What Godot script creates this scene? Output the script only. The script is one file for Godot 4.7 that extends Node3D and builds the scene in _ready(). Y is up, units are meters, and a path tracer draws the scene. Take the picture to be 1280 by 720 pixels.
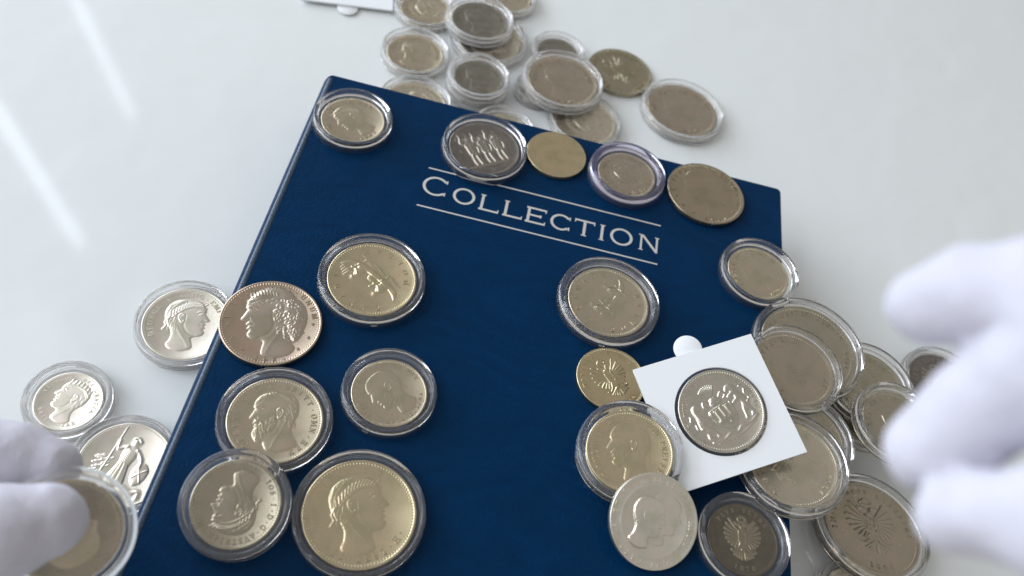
extends Node3D
# A coin album on a white table, covered and surrounded by coins in clear capsules. Lengths inside builders are millimetres * MM.

const MM := 0.001
const ALBUM_TOP := 31.0
const ALBUM_TURN := 0.0977456        # the album lies turned by 5.6 degrees on the table
var names := {}
var M := {}
var glyphs := {}
var cache := {}
var rng := RandomNumberGenerator.new()


func _ready() -> void:
	rng.seed = 11
	# ---- camera, surroundings, light, exposure -------------------------------------------------
	var cam := Camera3D.new()
	cam.name = "camera"
	var lens := CameraAttributesPhysical.new()
	lens.frustum_focal_length = 36.57
	lens.frustum_focus_distance = 0.335
	lens.exposure_aperture = 11.0
	lens.frustum_near = 0.01
	lens.frustum_far = 20.0
	cam.attributes = lens
	cam.fov = 36.3331
	cam.near = 0.01
	cam.far = 20.0
	cam.transform = Transform3D(Basis(Vector3(0.949683, 0.184444, -0.253144), Vector3(-0.313212, 0.559250, -0.767553), Vector3(0.0, 0.808220, 0.588880)), Vector3(0, 0.321, 0))
	add_child(cam)
	cam.current = true
	var env := Environment.new()
	env.background_mode = Environment.BG_COLOR
	env.background_color = Color(0.425, 0.41, 0.39).linear_to_srgb()
	env.background_energy_multiplier = 1.0
	env.tonemap_mode = Environment.TONE_MAPPER_LINEAR
	env.tonemap_exposure = 1.0
	env.sdfgi_enabled = true
	env.ssao_enabled = true
	env.ssil_enabled = true
	var we := WorldEnvironment.new()
	we.name = "environment"
	we.environment = env
	add_child(we)
	# the bright window on the left, an added panel for ceiling glow that pales the left coins, and two narrow gaps of light beside it that streak the glossy table
	area_light("window_light", Vector3(-2.0, 0.80, -1.065), Vector3(0.0, 0.0, -0.2), Vector2(2.4, 1.1), Color(0.91, 0.95, 1.0), 4.8)
	area_light("window_light", Vector3(-2.3, 1.75, 0.35), Vector3(0.0, 0.0, -0.2), Vector2(2.4, 2.0), Color(0.94, 0.96, 1.0), 5.5)
	area_light("added_ceiling_glow", Vector3(-0.80, 1.30, -0.44), Vector3(-0.12, 0.0, -0.11), Vector2(0.5, 0.46), Color(0.95, 0.97, 1.0), 0.055)
	streak_light("window_gap_light", Vector3(-0.257, 0, -0.320), Vector3(-0.494, 0.616, -0.614), Vector3(-0.195, 0, -0.260), Vector3(-0.427, 0.703, -0.569), 0.018, 0.0040)
	streak_light("window_gap_light", Vector3(-0.250, 0, -0.240), Vector3(-0.529, 0.680, -0.507), Vector3(-0.178, 0, -0.185), Vector3(-0.433, 0.781, -0.451), 0.020, 0.0076)

	make_materials()
	make_tabletop()
	make_album()
	make_coins()
	make_holders()
	make_hands()


# ---- lights ------------------------------------------------------------------------------------
func area_light(called: String, at: Vector3, to: Vector3, size: Vector2, color: Color, energy: float) -> AreaLight3D:
	var l := AreaLight3D.new()
	l.name = numbered(called)
	l.area_size = size
	l.light_color = color
	l.light_energy = energy
	l.shadow_enabled = true
	add_child(l)
	l.look_at_from_position(at, to, Vector3.UP)
	l.set("area_range", 6.0)
	return l


func streak_light(called: String, p1: Vector3, d1: Vector3, p2: Vector3, d2: Vector3, width: float, energy: float) -> void:
	var a := p1 + d1 * 1.0
	var b := p2 + d2 * 1.0
	var mid := (a + b) / 2.0
	var l := AreaLight3D.new()
	l.name = numbered(called)
	l.area_size = Vector2((b - a).length(), width)
	l.light_color = Color(0.9, 0.96, 1.0)
	l.light_energy = energy
	l.shadow_enabled = true
	add_child(l)
	var z := (mid - (p1 + p2) / 2.0).normalized()
	var x := (b - a).normalized()
	x = (x - z * x.dot(z)).normalized()
	l.transform = Transform3D(Basis(x, z.cross(x), z), mid)


# ---- naming ------------------------------------------------------------------------------------
func numbered(called: String) -> String:
	var n: int = names.get(called, 0)
	names[called] = n + 1
	return called if n == 0 else "%s_%03d" % [called, n]


func tag(o: Node, label: String, category: String, group := "", kind := "") -> void:
	o.set_meta("label", label)
	if category:
		o.set_meta("category", category)
	if group:
		o.set_meta("group", group)
	if kind:
		o.set_meta("kind", kind)


func thing(called: String, label: String, category: String, xf: Transform3D, group := "") -> Node3D:
	var o := Node3D.new()
	o.name = numbered(called)
	o.transform = xf
	tag(o, label, category, group)
	add_child(o, true)
	return o


func part(called: String, mesh: Mesh, m: Material, parent: Node, label := "", stuff := false) -> MeshInstance3D:
	var o := MeshInstance3D.new()
	o.name = called
	o.mesh = mesh
	o.material_override = m
	if label:
		o.set_meta("label", label)
	if stuff:
		o.set_meta("kind", "stuff")
	parent.add_child(o, true)
	return o


# ---- materials ---------------------------------------------------------------------------------
func noise_tex(freq: float, octaves: int, size := 256, kind := FastNoiseLite.TYPE_SIMPLEX_SMOOTH, as_normal := false, lo := 0.0, hi := 1.0, sd := 1) -> NoiseTexture2D:
	var n := FastNoiseLite.new()
	n.noise_type = kind
	n.frequency = freq
	n.fractal_octaves = octaves
	n.seed = sd
	var t := NoiseTexture2D.new()
	t.width = size
	t.height = size
	t.seamless = true
	t.noise = n
	t.as_normal_map = as_normal
	if lo != 0.0 or hi != 1.0:
		var g := Gradient.new()
		g.set_color(0, Color(lo, lo, lo))
		g.set_color(1, Color(hi, hi, hi))
		t.color_ramp = g
	return t


func scratch_tex() -> ImageTexture:
	# hairlines and handling marks: fine random strokes, light on dark
	var im := Image.create(512, 512, false, Image.FORMAT_L8)
	im.fill(Color(0.5, 0.5, 0.5))
	var r := RandomNumberGenerator.new()
	r.seed = 5
	for k in 420:
		var p := Vector2(r.randf() * 512.0, r.randf() * 512.0)
		var d := Vector2.from_angle(r.randf() * TAU)
		var v := 0.5 + r.randf_range(-0.22, 0.22)
		for s in int(r.randf_range(8, 70)):
			im.set_pixel(posmod(int(p.x), 512), posmod(int(p.y), 512), Color(v, v, v))
			p += d
			d = d.rotated(r.randf_range(-0.01, 0.01))
	return ImageTexture.create_from_image(im)


func scuff_tex() -> ImageTexture:
	# rubbed leatherette: cloudy wear, faint scuffs and a few specks of lint
	var im := Image.create(1024, 1024, false, Image.FORMAT_RGB8)
	var n := FastNoiseLite.new()
	n.seed = 77
	n.frequency = 1.0
	n.fractal_octaves = 4
	for y in 512:
		for x in 512:
			var u := TAU * x / 512.0
			var w := TAU * y / 512.0
			var a := n.get_noise_3d(cos(u) * 0.9 + 3.0 * sin(w), sin(u) * 0.9, cos(w) * 0.9)
			var v := 0.83 + 0.06 * a
			im.fill_rect(Rect2i(x * 2, y * 2, 2, 2), Color(v, v, v))
	var r := RandomNumberGenerator.new()
	r.seed = 12
	for k in 90:
		var p := Vector2(r.randf() * 1024.0, r.randf() * 1024.0)
		var d := Vector2.from_angle(r.randf_range(0.7, 1.5))
		var add := r.randf_range(0.01, 0.07)
		for s in int(r.randf_range(10, 120)):
			var q := Vector2i(posmod(int(p.x), 1024), posmod(int(p.y), 1024))
			var c := im.get_pixelv(q).r
			im.set_pixelv(q, Color(c + add, c + add, c + add))
			p += d
			d = d.rotated(r.randf_range(-0.03, 0.03))
	for k in 14:
		im.fill_rect(Rect2i(int(r.randf() * 1020), int(r.randf() * 1020), 3, 2), Color(1, 1, 1))
	return ImageTexture.create_from_image(im)


func metal(r: float, g: float, b: float, rough: float, rough_map: Texture2D, scr: Texture2D, tone: Texture2D) -> StandardMaterial3D:
	var m := StandardMaterial3D.new()
	m.albedo_color = Color(r, g, b).linear_to_srgb()
	m.albedo_texture = tone
	m.metallic = 1.0
	m.roughness = rough
	m.roughness_texture = rough_map
	m.heightmap_enabled = true
	m.heightmap_texture = scr
	m.heightmap_scale = 0.0015
	m.uv1_triplanar = true
	m.uv1_scale = Vector3(0.55, 0.55, 0.55)
	return m


func make_materials() -> void:
	var rough_map := noise_tex(0.012, 4, 256, FastNoiseLite.TYPE_SIMPLEX_SMOOTH, false, 0.72, 1.0, 3)
	var tone := noise_tex(0.011, 5, 256, FastNoiseLite.TYPE_SIMPLEX_SMOOTH, false, 0.90, 1.0, 8)
	var ramp := Gradient.new()
	ramp.set_color(0, Color(0.89, 0.90, 0.84))
	ramp.set_color(1, Color(1.0, 0.96, 0.93))
	ramp.add_point(0.5, Color(0.96, 0.96, 0.94))
	tone.color_ramp = ramp
	var dark_tone := noise_tex(0.02, 5, 256, FastNoiseLite.TYPE_SIMPLEX_SMOOTH, false, 0.78, 1.0, 9)
	var scr := scratch_tex()
	M.silver = metal(0.64, 0.585, 0.49, 0.33, rough_map, scr, tone)        # warm grey circulated silver
	M.tan = metal(0.585, 0.515, 0.405, 0.33, rough_map, scr, tone)
	M.gold = metal(0.65, 0.56, 0.385, 0.33, rough_map, scr, tone)         # yellowish nickel
	M.bronze = metal(0.48, 0.415, 0.33, 0.33, rough_map, scr, tone)       # brownish toned
	M.rose = metal(0.60, 0.485, 0.405, 0.33, rough_map, scr, tone)          # pinkish toned dollar
	M.pale = metal(0.82, 0.775, 0.715, 0.42, rough_map, scr, tone)          # bright silver
	M.grey = metal(0.66, 0.62, 0.565, 0.33, rough_map, scr, tone)
	M.olive = metal(0.44, 0.40, 0.315, 0.33, rough_map, scr, tone)
	M.bright = metal(0.86, 0.82, 0.765, 0.45, rough_map, scr, tone)  # lighter tone stands for light caught by the tilted coin
	M.dusk = metal(0.31, 0.285, 0.225, 0.40, rough_map, scr, dark_tone)
	M.dark = metal(0.15, 0.125, 0.08, 0.42, rough_map, scr, dark_tone)     # black-brown toned
	M.dark_worn = metal(0.34, 0.295, 0.215, 0.36, rough_map, scr, tone)
	M.iron_worn = metal(0.34, 0.31, 0.275, 0.34, rough_map, scr, tone)
	M.rose_worn = metal(0.56, 0.495, 0.43, 0.36, rough_map, scr, tone)
	M.iron = metal(0.23, 0.20, 0.175, 0.38, rough_map, scr, dark_tone)
	for k in [["acrylic", 1.0, 1.0, 1.0, 0.025], ["acrylic_milky", 1.0, 1.0, 1.0, 0.13], ["acrylic_lavender", 0.94, 0.93, 1.0, 0.04]]:
		var a := StandardMaterial3D.new()
		a.albedo_color = Color(k[1], k[2], k[3], k[4])
		a.transparency = BaseMaterial3D.TRANSPARENCY_ALPHA
		a.refraction_enabled = true
		a.refraction_scale = 0.030
		a.roughness = 0.05
		a.metallic_specular = 0.7
		M[k[0]] = a
	var p := StandardMaterial3D.new()
	p.albedo_color = Color(1, 1, 1, 0.02)
	p.transparency = BaseMaterial3D.TRANSPARENCY_ALPHA
	p.roughness = 0.06
	M.pane = p
	var leather := StandardMaterial3D.new()
	leather.albedo_color = Color(0.0007, 0.0240, 0.079).linear_to_srgb()
	leather.roughness = 0.46
	leather.metallic_specular = 0.18
	leather.roughness_texture = noise_tex(0.03, 4, 512, FastNoiseLite.TYPE_SIMPLEX_SMOOTH, false, 0.6, 1.0, 21)
	leather.heightmap_enabled = true
	leather.heightmap_texture = noise_tex(0.045, 5, 1024, FastNoiseLite.TYPE_SIMPLEX_SMOOTH, false, 0.0, 1.0, 4)
	leather.heightmap_scale = 0.012
	leather.uv1_triplanar = true
	leather.uv1_scale = Vector3(11, 11, 11)
	leather.albedo_texture = scuff_tex()
	leather.albedo_color = Color(0.0011, 0.0355, 0.112).linear_to_srgb()
	M.leather = leather
	var worn_or_highlight: StandardMaterial3D = leather.duplicate()      # the spine edge strip: its highlight put into a paler, glossier blue
	worn_or_highlight.albedo_color = Color(0.035, 0.080, 0.145).linear_to_srgb()
	worn_or_highlight.roughness = 0.34
	worn_or_highlight.metallic_specular = 0.55
	worn_or_highlight.heightmap_scale = 0.012
	worn_or_highlight.uv1_scale = Vector3(40, 40, 40)
	M.highlight_leather = worn_or_highlight
	var foil := StandardMaterial3D.new()
	foil.albedo_color = Color(0.80, 0.81, 0.80).linear_to_srgb()
	foil.metallic = 0.75
	foil.roughness = 0.42
	M.foil = foil
	var table := StandardMaterial3D.new()
	table.albedo_color = Color(0.72, 0.755, 0.755).linear_to_srgb()
	table.roughness = 0.55
	table.metallic_specular = 0.08
	table.clearcoat_enabled = true
	table.clearcoat = 0.9
	table.clearcoat_roughness = 0.07
	table.heightmap_enabled = true
	table.heightmap_texture = noise_tex(0.01, 3, 256, FastNoiseLite.TYPE_SIMPLEX_SMOOTH, false, 0.0, 1.0, 31)
	table.heightmap_scale = 0.03
	table.uv1_triplanar = true
	table.uv1_scale = Vector3(7, 7, 7)
	M.table = table
	var card := StandardMaterial3D.new()
	card.albedo_color = Color(0.79, 0.82, 0.84).linear_to_srgb()
	card.roughness = 0.7
	card.heightmap_enabled = true
	card.heightmap_texture = noise_tex(0.1, 3, 256, FastNoiseLite.TYPE_SIMPLEX_SMOOTH, false, 0.0, 1.0, 41)
	card.heightmap_scale = 0.002
	card.uv1_triplanar = true
	card.uv1_scale = Vector3(60, 60, 60)
	M.card = card
	var paper := StandardMaterial3D.new()
	paper.albedo_color = Color(0.7, 0.69, 0.66).linear_to_srgb()
	paper.roughness = 0.9
	M.paper = paper
	var cloth := StandardMaterial3D.new()
	cloth.albedo_color = Color(0.585, 0.58, 0.66).linear_to_srgb()
	cloth.roughness = 0.95
	cloth.rim_enabled = true
	cloth.rim = 0.5
	cloth.heightmap_enabled = true
	cloth.heightmap_texture = noise_tex(0.08, 3, 256, FastNoiseLite.TYPE_CELLULAR, false, 0.0, 1.0, 51)
	cloth.heightmap_scale = 0.02
	cloth.uv1_triplanar = true
	cloth.uv1_scale = Vector3(90, 90, 90)
	M.cloth = cloth


# ---- mesh helpers ------------------------------------------------------------------------------
# Triangles are turned so that they face along the given normals (Godot's front faces run clockwise).
func commit(v: PackedVector3Array, n: PackedVector3Array, ix: PackedInt32Array) -> ArrayMesh:
	var i := 0
	while i < ix.size():
		var a := ix[i]
		var b := ix[i + 1]
		var c := ix[i + 2]
		if (v[b] - v[a]).cross(v[c] - v[a]).dot(n[a] + n[b] + n[c]) > 0.0:
			ix[i + 1] = c
			ix[i + 2] = b
		i += 3
	var arr := []
	arr.resize(Mesh.ARRAY_MAX)
	arr[Mesh.ARRAY_VERTEX] = v
	arr[Mesh.ARRAY_NORMAL] = n
	arr[Mesh.ARRAY_INDEX] = ix
	var m := ArrayMesh.new()
	m.add_surface_from_arrays(Mesh.PRIMITIVE_TRIANGLES, arr)
	return m


# A profile (radius, height) turned round the y axis. The outside lies to the right of the direction of travel when `closed` runs counter-clockwise in (r, y).
func lathe(prof: PackedVector2Array, seg: int, closed: bool, smooth_deg := 40.0, reed := 0.0) -> ArrayMesh:
	var cnt := prof.size()
	var edges := cnt if closed else cnt - 1
	var en := PackedVector2Array()
	for i in edges:
		var d := (prof[(i + 1) % cnt] - prof[i]).normalized()
		en.append(Vector2(d.y, -d.x))
	var v := PackedVector3Array()
	var n := PackedVector3Array()
	var ix := PackedInt32Array()
	var lim := cos(deg_to_rad(smooth_deg))
	var rmax := 0.0
	for p in prof:
		rmax = maxf(rmax, p.x)
	for i in edges:
		var a := prof[i]
		var b := prof[(i + 1) % cnt]
		var na := en[i]
		var nb := en[i]
		if closed or i > 0:
			var q := en[(i - 1 + edges) % edges]
			if q.dot(en[i]) > lim:
				na = (q + en[i]).normalized()
		if closed or i < edges - 1:
			var q2 := en[(i + 1) % edges]
			if q2.dot(en[i]) > lim:
				nb = (q2 + en[i]).normalized()
		var base := v.size()
		for s in seg + 1:
			var t := TAU * float(s % seg) / seg
			var c := cos(t)
			var w := sin(t)
			var ra := a.x
			var rb := b.x
			if reed > 0.0 and s % 2 == 1:
				if a.x > rmax - 0.001:
					ra -= reed
				if b.x > rmax - 0.001:
					rb -= reed
			v.append(Vector3(ra * c, a.y, ra * w))
			n.append(Vector3(na.x * c, na.y, na.x * w))
			v.append(Vector3(rb * c, b.y, rb * w))
			n.append(Vector3(nb.x * c, nb.y, nb.x * w))
		for s in seg:
			var k := base + s * 2
			ix.append_array([k, k + 1, k + 2, k + 1, k + 3, k + 2])
	return commit(v, n, ix)


# A flat polygon (any winding) between heights y0 and y1; polygon x -> x, polygon y -> -z.
func add_prism(v: PackedVector3Array, n: PackedVector3Array, ix: PackedInt32Array, poly: PackedVector2Array, y0: float, y1: float) -> void:
	var big := PackedVector2Array()
	for p in poly:
		big.append(p * 1000.0)       # the triangulation loses ears that are only millimetres wide
	var tri := Geometry2D.triangulate_polygon(big)
	var base := v.size()
	for p in poly:
		v.append(Vector3(p.x, y1, -p.y))
		n.append(Vector3.UP)
	for t in tri:
		ix.append(base + t)
	base = v.size()
	for p in poly:
		v.append(Vector3(p.x, y0, -p.y))
		n.append(Vector3.DOWN)
	for t in tri:
		ix.append(base + t)
	var sgn := -1.0 if Geometry2D.is_polygon_clockwise(big) else 1.0
	for i in poly.size():
		var a := poly[i]
		var b := poly[(i + 1) % poly.size()]
		var d := (b - a).normalized()
		var nn := Vector3(d.y, 0, d.x) * sgn
		base = v.size()
		for p in [Vector3(a.x, y0, -a.y), Vector3(a.x, y1, -a.y), Vector3(b.x, y0, -b.y), Vector3(b.x, y1, -b.y)]:
			v.append(p)
			n.append(nn)
		ix.append_array([base, base + 1, base + 2, base + 1, base + 3, base + 2])


func prism(polys: Array, y0: float, y1: float) -> ArrayMesh:
	var v := PackedVector3Array()
	var n := PackedVector3Array()
	var ix := PackedInt32Array()
	for poly in polys:
		add_prism(v, n, ix, poly, y0, y1)
	return commit(v, n, ix)


# A plate with rounded corners and rounded upper edges. x0..x1, z0..z1, y0..y1; `left` is the fillet of the x0 edge, `edge` of the others.
func plate(x0: float, x1: float, z0: float, z1: float, y0: float, y1: float, corner: float, edge: float, left: float) -> ArrayMesh:
	var out := []
	var dirs := []
	for q in 4:
		var cr := maxf(corner, left + 0.0003) if q in [1, 2] else maxf(corner, edge + 0.0001)
		var cx := [x1 - cr, x0 + cr, x0 + cr, x1 - cr][q] as float
		var cz := [z1 - cr, z1 - cr, z0 + cr, z0 + cr][q] as float
		for k in 9:
			var t := PI / 2 * q + PI / 2 * k / 8.0
			dirs.append(Vector2(cos(t), sin(t)))
			out.append(Vector2(cx, cz) + cr * Vector2(cos(t), sin(t)))
	var v := PackedVector3Array()
	var n := PackedVector3Array()
	var ix := PackedInt32Array()
	var cnt := out.size()
	var rows := 10
	for r in rows + 1:
		for i in cnt:
			var d: Vector2 = dirs[i]
			var p: Vector2 = out[i]
			var f := lerpf(edge, left, clampf(-d.x, 0, 1) ** 2)
			if r == 0:
				v.append(Vector3(p.x, y0, p.y))
				n.append(Vector3(d.x, 0, d.y))
			else:
				var t := PI / 2 * (r - 1) / float(rows - 1)
				var q := p - d * f * (1.0 - cos(t))
				v.append(Vector3(q.x, y1 - f * (1.0 - sin(t)), q.y))
				n.append(Vector3(d.x * cos(t), sin(t), d.y * cos(t)))
	for r in rows:
		for i in cnt:
			var a := r * cnt + i
			var b := r * cnt + (i + 1) % cnt
			ix.append_array([a, b, a + cnt, b, b + cnt, a + cnt])
	for top in 2:
		var base := v.size()
		var row := rows * cnt if top else 0
		var up := Vector3.UP if top else Vector3.DOWN
		v.append(Vector3((x0 + x1) / 2, y1 if top else y0, (z0 + z1) / 2))
		n.append(up)
		for i in cnt:
			v.append(v[row + i])
			n.append(up)
		for i in cnt:
			ix.append_array([base, base + 1 + i, base + 1 + (i + 1) % cnt])
	return commit(v, n, ix)


# ---- table and album ---------------------------------------------------------------------------
func make_tabletop() -> void:
	var o := MeshInstance3D.new()
	o.name = "tabletop"
	o.mesh = plate(-1.0, 0.9, -1.15, 0.55, -0.03, 0.0, 0.04, 0.004, 0.004)
	o.material_override = M.table
	tag(o, "glossy white table top under the album and the coins", "", "", "structure")
	add_child(o)


func album_xf() -> Transform3D:
	return Transform3D(Basis(Vector3.UP, ALBUM_TURN), Vector3.ZERO)


func box_poly(x: float, y: float, w: float, h: float) -> PackedVector2Array:
	return PackedVector2Array([Vector2(x, y), Vector2(x + w, y), Vector2(x + w, y + h), Vector2(x, y + h)])


func union(list: Array) -> PackedVector2Array:
	var acc: PackedVector2Array = list[0]
	for i in range(1, list.size()):
		var m := Geometry2D.merge_polygons(acc, list[i])
		acc = m[0]
	return acc


func ring_poly(cx: float, cy: float, rx: float, ry: float, ix: float, iy: float, a0: float, a1: float) -> PackedVector2Array:
	var p := PackedVector2Array()
	var k := 28
	for i in k + 1:
		var t := deg_to_rad(lerpf(a0, a1, float(i) / k))
		p.append(Vector2(cx + rx * cos(t), cy + ry * sin(t)))
	for i in k + 1:
		var t := deg_to_rad(lerpf(a1, a0, float(i) / k))
		p.append(Vector2(cx + ix * cos(t), cy + iy * sin(t)))
	return p


# Small-capital letters of the cover, drawn as outlines: x, y of the lower left corner, width, height, all in mm.
func letter_polys(ch: String, x: float, y: float, w: float, h: float) -> Array:
	var s := 1.25          # stem
	var t := 1.0           # thin
	var e := 0.55          # serif overhang
	match ch:
		"O":
			return [ring_poly(x + w / 2, y + h / 2, w / 2, h / 2, w / 2 - s, h / 2 - t, 0, 180), ring_poly(x + w / 2, y + h / 2, w / 2, h / 2, w / 2 - s, h / 2 - t, 180, 360)]
		"C":
			var c := ring_poly(x + w * 0.52, y + h / 2, w * 0.52, h / 2, w * 0.52 - s, h / 2 - t, 40, 320)
			var k := h * 0.33
			var up := box_poly(x + w * 0.89, y + h / 2 + k - 1.0, 0.6, 1.9)
			var dn := box_poly(x + w * 0.89, y + h / 2 - k - 0.9, 0.6, 1.9)
			return [union([c, up, dn])]
		"L":
			return [union([box_poly(x + e, y, s, h), box_poly(x, y + h - 0.5, s + 2 * e, 0.5), box_poly(x, y, w, t), box_poly(x + w - 0.5, y, 0.5, 1.9)])]
		"E":
			return [union([box_poly(x + e, y, s, h), box_poly(x, y + h - t, w, t), box_poly(x, y, w, t), box_poly(x + e, y + h / 2 - t / 2, w * 0.72, t), box_poly(x + w - 0.5, y, 0.5, 1.9), box_poly(x + w - 0.6, y + h - 1.9, 0.5, 1.9), box_poly(x + w * 0.7, y + h / 2 - 0.9, 0.45, 1.8)])]
		"T":
			return [union([box_poly(x + w / 2 - s / 2, y, s, h), box_poly(x, y + h - t, w, t), box_poly(x, y + h - 1.9, 0.5, 1.9), box_poly(x + w - 0.5, y + h - 1.9, 0.5, 1.9), box_poly(x + w / 2 - s / 2 - e, y, s + 2 * e, 0.5)])]
		"I":
			return [union([box_poly(x + e, y, s, h), box_poly(x, y, s + 2 * e, 0.5), box_poly(x, y + h - 0.5, s + 2 * e, 0.5)])]
		"N":
			var d := PackedVector2Array([Vector2(x + e, y + h), Vector2(x + w - e - t * 0.9, y), Vector2(x + w - e, y), Vector2(x + w - e, y + 0.8), Vector2(x + e + s * 1.15, y + h)])
			return [union([d, box_poly(x + e, y, t * 0.9, h - 0.2), box_poly(x + w - e - t * 0.9, y + 0.4, t * 0.9, h - 0.4), box_poly(x, y, 2.0, 0.5), box_poly(x - 0.3, y + h - 0.5, 2.2, 0.5), box_poly(x + w - 2.0, y + h - 0.5, 2.0, 0.5)])]
	return []


func scaled(m: Array) -> Array:
	var out := []
	for p in m:
		var q := PackedVector2Array()
		for w in p:
			q.append(w * MM)
		out.append(q)
	return out


func make_album() -> void:
	var t := thing("coin_album", "dark blue leatherette coin album with a silver title, lying under the coins", "album", album_xf())
	var top := ALBUM_TOP * MM
	part("front_cover", plate(-0.0842, 0.1382, -0.3052, -0.012, top - 0.0046, top, 0.0024, 0.0009, 0.0036), M.leather, t)
	part("spine_highlight_strip", plate(-0.0824, -0.0797, -0.3030, -0.0125, top - 0.002, top + 0.0004, 0.0012, 0.0012, 0.0012), M.highlight_leather, t, "raised strip along the spine with the edge highlight painted in")  # strip added to carry the rounded edge's highlight in its colour
	part("spine", plate(-0.0838, -0.0812, -0.3046, -0.0126, 0.0030, top - 0.0047, 0.0008, 0.0006, 0.0006), M.leather, t)
	part("back_cover", plate(-0.0838, 0.1382, -0.3050, -0.012, 0.0002, 0.0029, 0.0024, 0.0006, 0.0006), M.leather, t)
	part("page_block", plate(-0.0808, 0.1335, -0.3000, -0.018, 0.0031, top - 0.0049, 0.0010, 0.0004, 0.0004), M.paper, t)
	# title: letters are single parts, pressed on as thin silver foil
	var y0 := top - 0.0003
	var y1 := top + 0.00010
	for a in [["C", -26.4, 248.2, 11.2, 10.8], ["O", -12.6, 247.3, 9.8, 9.2], ["L", -0.6, 246.9, 8.9, 8.9], ["L", 10.1, 246.8, 8.7, 8.9], ["E", 20.2, 246.6, 9.0, 8.9],
			["C", 31.2, 246.5, 9.3, 9.0], ["T", 42.0, 246.5, 9.2, 8.9], ["I", 53.4, 246.6, 2.3, 8.8], ["O", 58.3, 246.4, 10.2, 9.5], ["N", 71.4, 246.8, 9.1, 8.8]]:
		part("letter", prism(scaled(letter_polys(a[0], a[1], a[2], a[3], a[4])), y0, y1), M.foil, t)
	part("title_rule", prism(scaled([box_poly(-25.9, 262.8, 106.5, 0.72)]), y0, y1), M.foil, t, "silver rule above the title")
	part("title_rule", prism(scaled([box_poly(-26.3, 240.6, 106.8, 0.72)]), y0, y1), M.foil, t, "silver rule below the title")


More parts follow.
